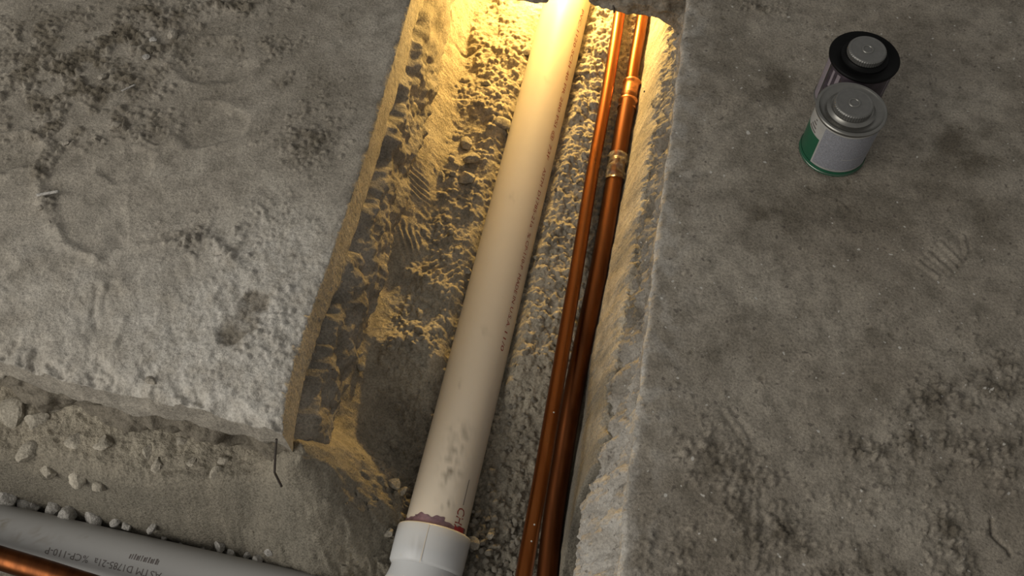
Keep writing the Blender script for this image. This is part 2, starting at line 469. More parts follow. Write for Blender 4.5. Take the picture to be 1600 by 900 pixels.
# trowelled mud, swirls and streaks
sw = fbm(Xt + 0.03 * fbm(Xt, Yt, 0.06, 2, 110), Yt + 0.03 * fbm(Xt, Yt, 0.05, 2, 112), 0.030, 3, 114)
Zt += 0.0019 * ridged(Xt + 0.012 * sw, Yt + 0.012 * sw, 0.055, 3, 118) * sstep(0.58, 0.42, Yt)
st = fbm(Xt * 0.9 + Yt * 0.55, (Yt * 0.9 - Xt * 0.5) * 0.28, 0.010, 3, 122)
Zt += 0.0011 * st * sstep(0.62, 0.40, Yt)
rgh = np.clip(pl(400, 500, .07, .10) + pl(330, 590, .09, .06) + 0.7 * pl(440, 420, .04, .06), 0, 1)
Zt += 0.0010 * fbm(Xt, Yt, 0.005, 3, 126, 0.75) * (0.35 + rgh)
Zt += crumb * 0.0016 * fbm(Xt, Yt, 0.014, 3, 130, 0.7)
# round prints
def crater(a, b_, r, depth, rim, squash=0.8):
    global Zt
    c = P(a, b_, 0); d = np.hypot(Xt - c[0], (Yt - c[1]) / squash) + 0.012 * fbm(Xt, Yt, 0.035, 3, int(a))
    Zt = Zt - depth * sstep(r, r * 0.72, d) + rim * np.exp(-((d - r * 1.05) / (r * 0.12)) ** 2)
crater(335, 95, 0.046, 0.0035, 0.0012)
crater(330, 195, 0.040, 0.0035, 0.0012)
crater(240, 215, 0.014, 0.002, 0.0008)
crater(200, 260, 0.03, 0.0022, 0.0006)
crater(20, 240, 0.034, 0.003, 0.0022)
for ln, h, w in [([(75, 225), (58, 262), (60, 300), (85, 355), (105, 385), (150, 405)], 0.0055, 0.006), ([(160, 395), (230, 385), (300, 372), (330, 350)], 0.0025, 0.004),
                 ([(330, 375), (360, 400), (385, 430), (410, 460)], 0.003, 0.005), ([(150, 450), (145, 500), (150, 515)], -0.003, 0.003), ([(165, 440), (155, 480)], 0.0025, 0.003),
                 ([(10, 440), (70, 400)], 0.002, 0.003), ([(5, 470), (80, 420)], 0.002, 0.003), ([(200, 300), (205, 375)], 0.0012, 0.002), ([(300, 520), (345, 450)], 0.0018, 0.003),
                 ([(220, 440), (260, 400)], 0.0015, 0.003), ([(405, 320), (420, 350)], 0.002, 0.002), ([(180, 540), (195, 500)], 0.0022, 0.003), ([(310, 580), (370, 500)], 0.0015, 0.004)]:
    d = seg_dist(Xt + 0.0035 * fbm(Xt, Yt, 0.02, 3, 140), Yt + 0.0035 * fbm(Xt, Yt, 0.02, 3, 144), [P(*q, 0) for q in ln])
    Zt += h * np.exp(-(d / w) ** 2) * (0.75 + 0.6 * fbm(Xt, Yt, 0.015, 3, 148))
d = seg_dist(Xt, Yt, [P(*q, 0) for q in [(362, 520), (385, 505), (405, 470)]]) + 0.006 * fbm(Xt, Yt, 0.015, 3, 150)
scar = sstep(0.016, 0.008, d); Zt -= 0.003 * scar
fine_m = ((U < 0.5) & (V < 0.52))
def stamp_l(mask, n, a, b_, hr, pw, lift=0.2):
    global Zt
    g = scatter(np.where(fine_m, mask, 0), su, sv, n, a, b_, hr, pw); stamp(Zt, su, sv, *g, lift=lift)
stamp_l(crumb ** 1.1, 100000, 0.0011, 0.0038, 0.9, 2.6, 0.25)
stamp_l(0.03 + 0.12 * rgh, 14000, 0.0012, 0.003, 0.5, 2.5)
dirt_t = np.clip(1.0 * crumb * sstep(-0.5, 0.25, fbm(Xt, Yt, 0.025, 4, 160)) + 0.45 * sstep(0.45, 0.75, Yt) * (0.6 + fbm(Xt, Yt, 0.06, 4, 164)) + 0.45 * scar, 0, 0.95)
dust_t = np.clip(sstep(0.60, 0.36, Yt) * (0.30 + 0.35 * fbm(Xt, Yt, 0.03, 4, 168)) + 0.55 * rgh * (0.6 + 0.8 * fbm(Xt, Yt, 0.012, 3, 172)) - 0.5 * scar, 0, 0.85)
# rounding of both arrises
ch = np.clip(0.5 + 1.5 * fbm(Xt, Yt, 0.02, 3, 176), 0, 1)
Zt -= (0.001 + 0.002 * ch) * np.exp(-(U / 0.0025) ** 1.5)
Zt -= (0.003 + 0.010 * ch) * np.exp(-(V / (0.006 + 0.010 * ch)) ** 1.5)
# trench face: saw cut on top, broken below
def face_off(dep, along, seed):
    brk = 0.048 + 0.010 * fbm(along, along * 0, 0.05, 3, seed)
    low = sstep(brk, brk + 0.012, dep)
    notch = np.exp(-((dep - brk - 0.006) / 0.005) ** 2) * np.clip(0.5 + 1.8 * fbm(along, dep, 0.04, 3, seed + 3), 0, 1)
    return (low * (0.010 + 0.012 * sstep(0.05, 0.12, dep)) - 0.014 * notch
            + low * (0.010 * fbm(along, dep * 1.3, 0.045, 4, seed + 5, 0.6)) + (1 - low) * 0.0007 * fbm(along * 3, dep * 0.5, 0.006, 3, seed + 9)), low
yu = (YF(0.0) + sv)
dep = fa[None, :] * LT * np.ones((nv, 1)); al = np.broadcast_to(yu[:, None], dep.shape)
off, low = face_off(dep, al, 180)
corner = sstep(0, 0.03, sv)[:, None]
Xa = XL(al) + off * corner; Ya = al.copy(); Za = -dep + Zt[:, :1] * (1 - fa[None, :])
Xu = np.concatenate([Xa, Xt], 1); Yu = np.concatenate([Ya, Yt], 1); Zu = np.concatenate([Za, Zt], 1)
di = np.concatenate([0.12 + 0.35 * low * sstep(-0.2, 0.4, fbm(al, dep, 0.03, 3, 190)), dirt_t], 1)
du = np.concatenate([0.12 * (1 - low), dust_t], 1)
# front face towards the cross trench
nF = nq
depF = fa[:, None] * LT * np.ones((1, nu)); alF = np.broadcast_to(su[None, :], depF.shape)
brk = 0.036 + 0.014 * fbm(alF, alF * 0, 0.06, 3, 200)
lowF = sstep(brk, brk + 0.014, depF)
offF = 0.012 * depF / LT + 0.002 * fbm(alF, depF, 0.03, 4, 204) - 0.022 * lowF * np.clip(0.7 + fbm(alF, depF, 0.05, 3, 208), 0, 1)
offF = offF * sstep(0, 0.03, su)[None, :]
Yfr = YF(alF) - offF; Xfr = XL(YF(alF)) - alF; Zfr = -depF + Zt[:1, :] * (1 - fa[:, None])
Xall = np.concatenate([np.concatenate([np.broadcast_to(Xa[:1], (nF, nq)), Xfr], 1), Xu], 0)
Yall = np.concatenate([np.concatenate([np.broadcast_to(Ya[:1], (nF, nq)), Yfr], 1), Yu], 0)
Zall = np.concatenate([np.concatenate([np.broadcast_to(Za[:1], (nF, nq)), Zfr], 1), Zu], 0)
dia = np.concatenate([np.concatenate([np.zeros((nF, nq)), 0.15 + 0.6 * lowF], 1), di], 0)
dua = np.concatenate([np.concatenate([np.zeros((nF, nq)), 0.1 * (1 - lowF)], 1), du], 0)
keep = np.ones((Xall.shape[0] - 1, Xall.shape[1] - 1), bool); keep[:nF, :nq] = False
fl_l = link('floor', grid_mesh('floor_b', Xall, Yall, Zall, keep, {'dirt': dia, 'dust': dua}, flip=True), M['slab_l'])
tag(fl_l, 'dusty trowelled concrete slab to the left of the trench with crumbs', 'floor', kind='structure')

# ------------------------------------------------------------------ slab bridging the trench at the far end
bx = np.linspace(-0.28, 0.32, 300)
row_k = [(560, -30), (650, -14), (740, -3), (800, 0), (856, 2), (872, -34), (908, -34), (921, 4), (940, 13), (960, 15), (985, 21), (1000, 25), (1030, 29), (1050, 42), (1066, 60), (1090, 75)]
def z_at(px, py, y):
    a = (px - 800.0) / F; b_ = (450.0 - py) / F
    d = np.array([a, CP + b_ * SP, -SP + b_ * CP]); t = y / d[1]
    return t * d[0], CAM_H + t * d[2]
kk = np.array([z_at(a, b_ - 5, BRIDGE_Y) for a, b_ in row_k])
zb = np.interp(bx, kk[:, 0], kk[:, 1]) + 0.003 * fbm(bx, bx * 0, 0.02, 4, 220)
tt = np.concatenate([np.linspace(0, 1, 34), np.ones(26)])
dp = np.concatenate([np.zeros(34), np.linspace(0.004, 1.0, 26) ** 1.6 * 0.55])
BX, TT = np.meshgrid(bx, tt); DP = np.broadcast_to(dp[:, None], BX.shape)
BZ = TT * zb[None, :]
und = (DP > 0)
rf = 0.006 * fbm(BX, BZ, 0.03, 5, 224, 0.6) * np.sin(np.pi * TT / 1.4) + 0.003 * ridged(BX * 0.6, BZ + 0.3 * BX, 0.02, 3, 228)
BY = BRIDGE_Y + DP - np.where(und, 0, rf) - 0.003 * (TT ** 2) * (1 - und)
BZ = BZ + und * (0.012 * sstep(0, 0.04, DP) + 0.004 * fbm(BX, BY, 0.03, 3, 232))
BZ = np.concatenate([BZ, [bx * 0 - 0.002]]); BX = np.concatenate([BX, [bx]]); BY = np.concatenate([BY, [bx * 0 + BRIDGE_Y + 0.55]])
topx = np.stack([bx, bx]); topy = np.stack([np.full_like(bx, BRIDGE_Y + 0.55), np.full_like(bx, BRIDGE_Y + 0.001)]); topz = np.stack([bx * 0 - 0.002] * 2)
BX = np.concatenate([topx, BX]); BY = np.concatenate([topy, BY]); BZ = np.concatenate([topz, BZ])
br = link('floor', grid_mesh('floor_c', BX, BY, BZ, None, {'dirt': 0.15 + 0 * BX, 'dust': 0 * BX}, flip=True), M['slab_r'])
tag(br, 'broken end of concrete slab bridging the trench above the pipes', 'floor', kind='structure')

# ------------------------------------------------------------------ pipe runs (axis points)
PVC_R = 0.0325
pvc_a = PV(687, 800, -0.205); pvc_b = PV(886, 5, -0.168)
pvc_dir = (pvc_b - pvc_a).normalized()
cx_a = PV(-40, 830, -0.205); cx_b = PV(440, 940, -0.210)     # cross pipe

# ------------------------------------------------------------------ soil in the trenches
gx = axis_steps(-1.4, -0.56, 0.20, 0.34, 0.0013)
gy = axis_steps(-0.6, 0.17, 1.03, 1.85, 0.0013)
X, Y = np.meshgrid(gx, gy)
rows = np.array([-150, 0, 300, 500, 580, 640, 700, 900, 1200]); zfl = np.array([-.176, -.176, -.179, -.179, -.178, -.206, -.220, -.230, -.235])
yfl = np.array([P(800, r, z)[1] for r, z in zip(rows, zfl)])
o = np.argsort(yfl)
floor_z = lambda y: smooth_interp(y, yfl[o], zfl[o], 0.02)
fz = floor_z(gy)
def cv(pts, dz):
    w = []
    for a, b_ in pts:
        z = -0.2
        for _ in range(4):
            q = P(a, b_, z); z = float(np.interp(q[1], yfl[o], zfl[o])) + dz
        w.append(q)
    w = np.array(w); w = w[np.argsort(w[:, 1])]
    k = extend(w[:, 1], w[:, 0]); return smooth_interp(gy, *k)
c1x = XL(gy) + 0.016
c1z = np.interp(gy, [0.2, 0.42, 0.55, 0.62, 0.7, 1.2], [-.185, -.18, -.165, -.14, -.122, -.118])
c2x = cv([(735, 0), (722, 100), (705, 200), (685, 300), (655, 400), (625, 500), (605, 600), (590, 700), (560, 800), (530, 900)], 0.006)
pvx = np.interp(gy, [pvc_a.y, pvc_b.y], [pvc_a.x, pvc_b.x]); sl = (pvc_b.x - pvc_a.x) / (pvc_b.y - pvc_a.y)
pvx = pvc_a.x + sl * (gy - pvc_a.y)
c4x = cv([(1012, 30), (1004, 100), (988, 200), (972, 300), (947, 420), (926, 520), (909, 620), (893, 720), (882, 800), (872, 900)], -0.012)
c5x = XRB(gy) - 0.002
c5x = np.maximum(c5x, c4x + 0.008)
ZM = np.empty(X.shape)
for j in range(len(gy)):
    pz = pvc_a.z + (pvc_b.z - pvc_a.z) * (gy[j] - pvc_a.y) / (pvc_b.y - pvc_a.y)
    pf = min(fz[j] - 0.002, pz - 0.011)                 # soil beside the pipe
    xs_ = [c1x[j] - 0.03, c1x[j], max(c2x[j], c1x[j] + 0.02), max(pvx[j] - 0.046, c2x[j] + 0.004, c1x[j] + 0.024), pvx[j] - 0.030, pvx[j] + 0.034, pvx[j] + 0.046, c4x[j], c5x[j], c5x[j] + 0.03]
    zs_ = [-0.115, c1z[j], fz[j] + 0.006, fz[j] + 0.002, pf, pf, fz[j] + 0.001, fz[j] - 0.006, -0.088, -0.085]
    ZM[j] = np.interp(gx, xs_, zs_)
# smooth across
def blur_x(Z, n):
    k = np.ones(n) / n
    pad = np.pad(Z, ((0, 0), (n // 2, n // 2)), 'edge')
    c = np.cumsum(np.pad(pad, ((0, 0), (1, 0))), 1)
    return (c[:, n:] - c[:, :-n]) / n
ZM = blur_x(blur_x(ZM, 7), 7)
# cross trench in front of the left slab
def fcv(pts, z):
    w = np.array([P(a, b_, z) for a, b_ in pts]); w = w[np.argsort(w[:, 0])]
    xk = np.concatenate([[-3], w[:, 0], [3]]); yk = np.concatenate([[w[0, 1] + 0.2], w[:, 1], [w[-1, 1]]])
    return smooth_interp(gx, xk, yk)
f0 = YFx(gx) + 0.03
f1 = fcv([(0, 628), (80, 636), (140, 652), (200, 662), (300, 684), (440, 702)], -0.060)
f2 = fcv([(0, 722), (100, 735), (160, 748), (250, 762), (340, 762), (430, 752), (480, 760)], -0.118)
f3 = fcv([(0, 800), (150, 832), (300, 868), (450, 900), (560, 930), (640, 950)], -0.220)
f1 = np.minimum(f1, f0 - 0.012); f2 = np.minimum(f2, f1 - 0.02); f3 = np.minimum(f3, f2 - 0.02)
ZC = np.empty(X.shape)
for i in range(len(gx)):
    ZC[:, i] = np.interp(gy, [-0.12, -0.03, 0.06, f3[i] - 0.01, f3[i] + 0.004, f2[i], f1[i], f0[i]], [-0.02, -0.12, -.235, -.236, -.226, -.120, -.062, -.058])
ZC = blur_x(blur_x(ZC.T, 9), 9).T
k = 0.018
h = np.clip(0.5 + 0.5 * (ZC - ZM) / k, 0, 1)
Z = ZC * (1 - h) + ZM * h - k * h * (1 - h)
cc = np.array([XL(_fe[0, 1]), _fe[0, 1]])
rc = np.hypot(X - cc[0], Y - cc[1])
_c = -0.062 - 2.2 * np.maximum(rc - 0.010, 0) + 0.018 * fbm(X, Y, 0.05, 4, 298)
_h = np.clip(0.5 + 0.5 * (_c - Z) / 0.05, 0, 1)
Z = Z * (1 - _h) + _c * _h + 0.05 * _h * (1 - _h) * sstep(0.15, 0.05, rc)
main_w = sstep(-0.03, 0.03, ZC - ZM)                 # 1 in the main trench
# large shapes
def fb(a, b_, z, rx, ry, hh, rot=0.0, sharp=1.0):
    global Z
    Z = Z + bump(X, Y, P(a, b_, z), rx, ry, hh, rot, sharp)
wall_l = sstep(0.02, 0.05, X - XL(gy)[:, None]) * main_w
Z += (0.004 * fbm(X, Y, 0.07, 3, 300) + 0.003 * fbm(X, Y, 0.028, 3, 304)) * np.where(X < pvx[:, None], 1.0, 0.45)
fb(585, 372, -.16, .022, .014, .024, .5)           # mound with the shadowed hollow
fb(610, 440, -.185, .026, .032, -.016)
fb(672, 452, -.19, .034, .012, .009, -.45)
fb(640, 500, -.195, .03, .02, -.004)
fb(640, 555, -.195, .04, .016, .012, -.2)
fb(615, 640, -.21, .022, .034, -.012)
fb(640, 700, -.22, .03, .03, -.006)
fb(700, 60, -.16, .030, .034, -.016, .3)
fb(650, 215, -.15, .014, .010, -.014)
fb(640, 180, -.145, .016, .012, .012)
fb(745, 165, -.18, .03, .03, .003)
fb(725, 235, -.185, .02, .02, -.005)
fb(660, 270, -.165, .03, .03, .008)
fb(700, 330, -.19, .03, .02, .007)
fb(560, 560, -.17, .010, .07, .014, -.2)
fb(545, 660, -.17, .012, .04, .016, -.3)
fb(505, 712, -.11, .03, .03, .015)
fb(60, 770, -.17, .05, .014, -.03)                  # hollow under the bank
fb(250, 850, -.19, .02, .01, -.02)
fb(350, 850, -.2, .03, .01, -.012)
# scratch marks and tread prints
c = P(683, 45, -.15); w = np.exp(-(((X - c[0]) / .022) ** 2 + ((Y - c[1]) / .03) ** 2) ** 1.5)
Z += 0.0028 * w * np.sin((X - c[0] + 0.25 * (Y - c[1])) * 2 * np.pi / 0.0075)
for (a, b_, rx, ry, per, rot) in [(655, 318, .013, .018, .0062, 1.35), (622, 335, .006, .026, .0062, 1.25), (690, 430, .03, .012, .008, 2.3), (640, 390, .014, .02, .007, .3)]:
    c = P(a, b_, -.18); w = np.exp(-(((X - c[0]) / rx) ** 2 + ((Y - c[1]) / ry) ** 2) ** 2)
    Z += 0.0026 * w * np.sin(((X - c[0]) * math.cos(rot) + (Y - c[1]) * math.sin(rot) + 0.002 * fbm(X, Y, 0.02, 2, 310)) * 2 * np.pi / per)
# knife-like edges of cut sand
c = [P(*q, -.165) for q in [(690, 95), (712, 72), (727, 78), (748, 68)]]
Z -= 0.006 * np.exp(-(seg_dist(X, Y, c) / 0.003) ** 2)
# roughness and grains
bank = (1 - main_w)
smooth = np.clip(bump(X, Y, P(600, 640, -.21), .016, .028, 1.0) + bump(X, Y, P(598, 430, -.19), .022, .035, 1.0) + bump(X, Y, P(695, 60, -.16), .025, .03, 1.0)
                 + bump(X, Y, P(350, 800, -.17), .13, .03, 1.0) * bank + bump(X, Y, P(500, 770, -.2), .04, .04, .8), 0, 1)
rubz = bank * sstep(0.012, 0.035, Y - (f2[None, :] + 0.0 * Y)) 
gy2 = gy[:, None]
Z += (1 - 0.85 * smooth) * (0.0017 * fbm(X, Y, 0.014, 3, 320, 0.65) + 0.0012 * fbm(X, Y, 0.005, 2, 326))
Z += rubz * (0.014 * fbm(X, Y, 0.035, 4, 330, 0.6) + 0.005 * ridged(X, Y, 0.02, 3, 336))
Z += sstep(-0.03, -0.01, X - c5x[:, None]) * main_w * (0.008 * fbm(X, Y, 0.03, 4, 338, 0.6))
fineg = ((gx > -0.56) & (gx < 0.2))[None, :] & ((gy > 0.17) & (gy < 1.03))[:, None]
right_bed = sstep(0.0, 0.012, X - pvx[:, None]) * sstep(0.004, -0.006, X - c4x[:, None]) * main_w
left_bed = sstep(0.0, 0.02, X - c1x[:, None] - 0.012) * sstep(0.0, -0.01, X - pvx[:, None]) * main_w
lb = left_bed * np.clip(0.15 + 1.6 * fbm(X, Y, 0.05, 3, 340) + bump(X, Y, P(790, 60, -.18), .03, .08, .8) + bump(X, Y, P(770, 150, -.18), .03, .04, .7) + bump(X, Y, P(720, 340, -.19), .03, .04, .8)
                        + bump(X, Y, P(680, 530, -.195), .03, .03, .6) + bump(X, Y, P(650, 740, -.22), .03, .05, .5), 0, 1) * (1 - smooth)
near_rub = sstep(0.36, 0.27, Y) * main_w
_dy, _dx = np.gradient(ZM * h + ZC * (1 - h)); _g = np.hypot(_dx, _dy) / 0.0013
flatness = 1 / (1 + 0.2 * _g ** 2)
def st_soil(mask, n, a, b_, hr, pw, lift=0.2):
    g = scatter(np.where(fineg, mask, 0), gx, gy, n, a, b_, hr, pw); G = np.zeros_like(Z); stamp(G, gx, gy, *g, lift=lift); Z[...] += G * flatness
st_soil(right_bed * 0.8, 75000, 0.0020, 0.0050, 0.55, 1.6)
st_soil(right_bed * 0.5, 40000, 0.0016, 0.0035, 0.7, 1.6)
st_soil(lb, 140000, 0.0016, 0.0042, 0.55, 2.0)
st_soil(left_bed * 0.12 * (1 - smooth), 20000, 0.0015, 0.0040, 0.5, 2.5)
st_soil(left_bed * sstep(0.60, 0.48, Y) * 0.6 * (1 - 0.9 * smooth), 160000, 0.0016, 0.0048, 0.6, 2.2)
st_soil(rubz * 0.6, 30000, 0.0016, 0.006, 0.55, 2.0)
st_soil(near_rub * right_bed, 14000, 0.003, 0.0065, 0.75, 1.5)
st_soil(bank * 0.03, 40000, 0.0015, 0.004, 0.5, 2.5)
pipe_foot = bank * np.exp(-((Y - f3[None, :] - 0.012) / 0.014) ** 2)
st_soil(pipe_foot * 0.9, 90000, 0.002, 0.006, 0.7, 1.6)
dirt_shade_s = np.clip(0.85 * bank + 0.12 * fbm(X, Y, 0.05, 3, 350) + 0.35 * sstep(0.47, 0.36, Y) * main_w + 0.35 * near_rub - 0.55 * rubz + 0.5 * sstep(-0.022, -0.008, X - c5x[:, None]) * main_w * sstep(-0.2, 0.3, fbm(X, Y, 0.05, 3, 354)), 0, 0.9)  # shade along the right wall foot painted in; bank and near bed darker
dust_s = np.clip(rubz * (0.45 + 0.5 * fbm(X, Y, 0.02, 3, 352)) + 0.35 * sstep(0.55, 0.9, Y) * right_bed, 0, 0.6)
inside_l = (X < XL(Y) - 0.035) & (Y > YFx(X) + 0.035)
inside_r = X > XR(Y) + 0.01
kp = ~(inside_l | inside_r)
kp = kp[:-1, :-1]
soil = link('trench_soil', grid_mesh('trench_soil', X, Y, Z, kp, {'dirt': dirt_shade_s, 'dust': dust_s}), M['soil'])
tag(soil, 'loose sandy soil at the bottom of the dug trench around the pipes', 'soil', kind='structure')

def soil_z(x, y):
    i = int(np.clip(np.searchsorted(gx, x), 1, len(gx) - 1)); j = int(np.clip(np.searchsorted(gy, y), 1, len(gy) - 1))
    return float(Z[j, i])
def on_soil(px, py, z0=-0.2):
    """where the sight line of a pixel meets the soil"""
    a = (px - 800.0) / F; b_ = (450.0 - py) / F
    d = np.array([a, CP + b_ * SP, -SP + b_ * CP])
    t = 0.6
    for _ in range(700):
        q = np.array([0, 0, CAM_H]) + t * d
        if q[2] < soil_z(q[0], q[1]): break
        t += 0.001
    return q
# unseen end of the tunnel behind the lamp, added to stop light leaking
bm = bmesh.new()
n = 24
gv = [[bm.verts.new((-0.3 + 0.7 * i / n, BRIDGE_Y + 0.75 + 0.02 * math.sin(i * 1.3 + j), -0.30 + 0.30 * j / 6)) for i in range(n + 1)] for j in range(7)]
for j in range(6):
    for i in range(n): bm.faces.new((gv[j][i], gv[j][i + 1], gv[j + 1][i + 1], gv[j + 1][i]))
me = bpy.data.meshes.new('wall_back'); bm.to_mesh(me); bm.free()
for k_ in ('dirt', 'dust'): me.attributes.new(k_, 'FLOAT', 'POINT')
tag(link('wall_back', me, M['soil']), 'unseen sandy earth added to close the far end of the trench beyond the bridging slab', 'wall', kind='structure')

# ------------------------------------------------------------------ swept shapes
def frames(pts):
    pts = [Vector(p) for p in pts]; T = []
    for i in range(len(pts)):
        a = pts[max(i - 1, 0)]; b_ = pts[min(i + 1, len(pts) - 1)]
        T.append((b_ - a).normalized())
    up = Vector((0, 0, 1)); out = []
    for p, t_ in zip(pts, T):
        s = t_.cross(up).normalized() if abs(t_.dot(up)) < 0.98 else Vector((1, 0, 0))
        out.append((p, t_, s, s.cross(t_).normalized()))
    return out

def sweep(name, pts, radii, seg=40, cap=True, rfun=None, origin=None):
    fr = frames(pts)
    if not hasattr(radii, '__len__'): radii = [radii] * len(pts)
    org = Vector(origin) if origin is not None else Vector((0, 0, 0))
    bm = bmesh.new(); rings = []
    for k_, ((p, t_, s, u), r) in enumerate(zip(fr, radii)):
        ring = []
        for i in range(seg):
            a = 2 * math.pi * i / seg
            rr = r + (rfun(k_, a) if rfun else 0)
            ring.append(bm.verts.new(p + s * math.cos(a) * rr + u * math.sin(a) * rr - org))
        rings.append(ring)
    for a, b_ in zip(rings[:-1], rings[1:]):
        for i in range(seg): bm.faces.new((a[i], a[(i + 1) % seg], b_[(i + 1) % seg], b_[i]))
    if cap:
        bm.faces.new(rings[0][::-1]); bm.faces.new(rings[-1])
    bmesh.ops.recalc_face_normals(bm, faces=bm.faces[:])
    me = bpy.data.meshes.new(name); bm.to_mesh(me); bm.free()
    sm = np.ones(len(me.polygons), bool)
    me.polygons.foreach_set('use_smooth', sm)
    if cap:
        me.polygons[len(me.polygons) - 1].use_smooth = False; me.polygons[len(me.polygons) - 2].use_smooth = False
    return me

def lerp_pts(a, b_, n): return [a + (b_ - a) * (i / (n - 1)) for i in range(n)]

def add_dirt(me, spots, thr=0.0):
    """smudges of mud, each (position, radius, strength)"""
    n = len(me.vertices); co = np.empty(n * 3); me.vertices.foreach_get('co', co); co = co.reshape(-1, 3)
    v = np.zeros(n)
    nz = fbm(co[:, 0] + co[:, 2] * 0.7, co[:, 1] + co[:, 2] * 0.4, 0.008, 3, 401, 0.7)
    for c_, r, s in spots:
        d = np.linalg.norm(co - np.array(c_), axis=1)
        v = np.maximum(v, s * np.exp(-(d / r) ** 2) * sstep(-0.12, 0.35, nz))
    at = me.attributes.new('dirt', 'FLOAT', 'POINT'); at.data.foreach_set('value', np.clip(v, 0, 1).astype(np.float32))

def text_on_pipe(name, body, a, b_, R, s0, s1, ang, height, mat, parent, org, flip=False):
    """lettering wrapped on a straight pipe running a->b; reads from s0 to s1 (metres from a); letter tops turn towards growing angle (or back when flip)"""
    cu = bpy.data.curves.new(name, 'FONT'); cu.body = body; cu.size = 1.0; cu.resolution_u = 2
    ob = bpy.data.objects.new(name, cu); COL.objects.link(ob)
    dg = bpy.context.evaluated_depsgraph_get()
    me = bpy.data.meshes.new_from_object(ob.evaluated_get(dg))
    bpy.data.objects.remove(ob); bpy.data.curves.remove(cu)
    n = len(me.vertices); co = np.empty(n * 3); me.vertices.foreach_get('co', co); co = co.reshape(-1, 3)
    xs_ = (co[:, 0] - co[:, 0].min()) / (co[:, 0].max() - co[:, 0].min())
    ysn = (co[:, 1] - 0.35) * height / 0.7
    d = (b_ - a).normalized(); s = d.cross(Vector((0, 0, 1))).normalized(); u = s.cross(d)
    al = s0 + xs_ * (s1 - s0)
    th = ang + (-1 if flip else 1) * ysn / R
    rr = R + 0.00022
    pos = np.array(a)[None] + al[:, None] * np.array(d)[None] + rr * (np.cos(th)[:, None] * np.array(s)[None] + np.sin(th)[:, None] * np.array(u)[None]) - np.array(org)[None]
    me.vertices.foreach_set('co', pos.ravel()); me.update()
    return link(name, me, mat, parent)

def s_on(a, b_, px, py):
    """distance along the axis a->b whose image is nearest to a pixel"""
    best = None
    for i in range(-400, 1500):
        s = i * 0.001; p = a + (b_ - a).normalized() * s
        v = p - Vector((0, 0, CAM_H)); dz = v.y * CP - v.z * SP
        x = 800 + F * v.x / dz; y = 450 - F * (v.y * SP + v.z * CP) / dz
        e = (x - px) ** 2 + (y - py) ** 2
        if best is None or e < best[0]: best = (e, s)
    return best[1]

# ------------------------------------------------------------------ main PVC drain pipe with its fitting
root = empty('pvc_drain_pipe', pvc_a, 'cream PVC drain pipe lying along the lit trench, with white fitting', 'pipe')
hub_s = s_on(pvc_a, pvc_b, 681, 832)
end = pvc_b + pvc_dir * 0.66
hub_top = pvc_a + pvc_dir * hub_s
me = sweep('pipe', lerp_pts(hub_top - pvc_dir * 0.02, end, 260), PVC_R, 72, origin=pvc_a)
def on_pipe(px, py):
    z = -0.17
    return np.array(P(px, py, z)) 
def pipe_hit(px, py, a=None, d=None, R=PVC_R):
    a = a or pvc_a; d = d or pvc_dir
    o_ = Vector((0, 0, CAM_H)); v = (PV(px, py, -0.2) - o_).normalized()
    w = o_ - a; A = v - d * v.dot(d); B = w - d * w.dot(d)
    qa = A.dot(A); qb = 2 * A.dot(B); qc = B.dot(B) - R * R
    disc = max(qb * qb - 4 * qa * qc, 0)
    return o_ + v * ((-qb - math.sqrt(disc)) / (2 * qa))
add_dirt(me, [((pipe_hit(px, py) - pvc_a), r, s) for px, py, r, s in
              [(720, 680, .012, .7), (715, 705, .010, .8), (705, 735, .011, 1.0), (700, 750, .008, .9), (708, 720, .01, .7), (702, 787, .007, .9), (688, 788, .005, .8), (725, 690, .008, .5), (712, 672, .008, .5), (860, 70, .004, .6), (855, 125, .004, .7), (803, 308, .004, .8), (720, 600, .003, .6), (757, 520, .006, .35)]])
pipe = link('pipe', me, M['pvc'], root)
org = pvc_a
ang = math.radians(34)
def smain(px, py): return s_on(pvc_a, pvc_b, px, py)
# row on the axis for a row on the print line
def srow(py):
    # print line lies at the right of the pipe: use the hit point itself
    xe = np.interp(py, [10, 120, 300, 400, 480, 560, 700, 800], [908, 882, 842, 820, 800, 780, 744, 720])
    h_ = pipe_hit(float(xe), py)
    return (h_ - pvc_a).dot(pvc_dir)
def angrow(py):
    xe = np.interp(py, [10, 120, 300, 400, 480, 560, 700, 800], [908, 882, 842, 820, 800, 780, 744, 720])
    h_ = pipe_hit(float(xe), py) - pvc_a; s = pvc_dir.cross(Vector((0, 0, 1))).normalized(); u = s.cross(pvc_dir)
    return math.atan2(h_.dot(u), h_.dot(s))
ang = (angrow(300) + angrow(400) + angrow(480)) / 3
HL = 0.0052
for body, r0, r1, mt in [('PVC-1120 SCH 40 PR 280 PSI @ 73F', 12, 248, 'print_red'), ('ASTM', 262, 290, 'print_red'), ('D1785-21a', 298, 356, 'print_red'),
                         ('%', 364, 373, 'print_red'), ('CP-110-P', 377, 421, 'print_red'), ('MADE IN', 429, 474, 'print_red'),
                         ('U.S.A.', 480, 512, 'print_red'), ('11/0', 518, 548, 'print_red'), ('CHAR', 794, 850, 'print_red')]:
    hh = HL if r0 < 700 else 0.0105
    an_ = ang if r0 < 700 else ang + 0.08
    text_on_pipe('print', body, pvc_a, pvc_b, PVC_R, srow(r0), srow(r1), an_, hh, M[mt], pipe, org, flip=True)
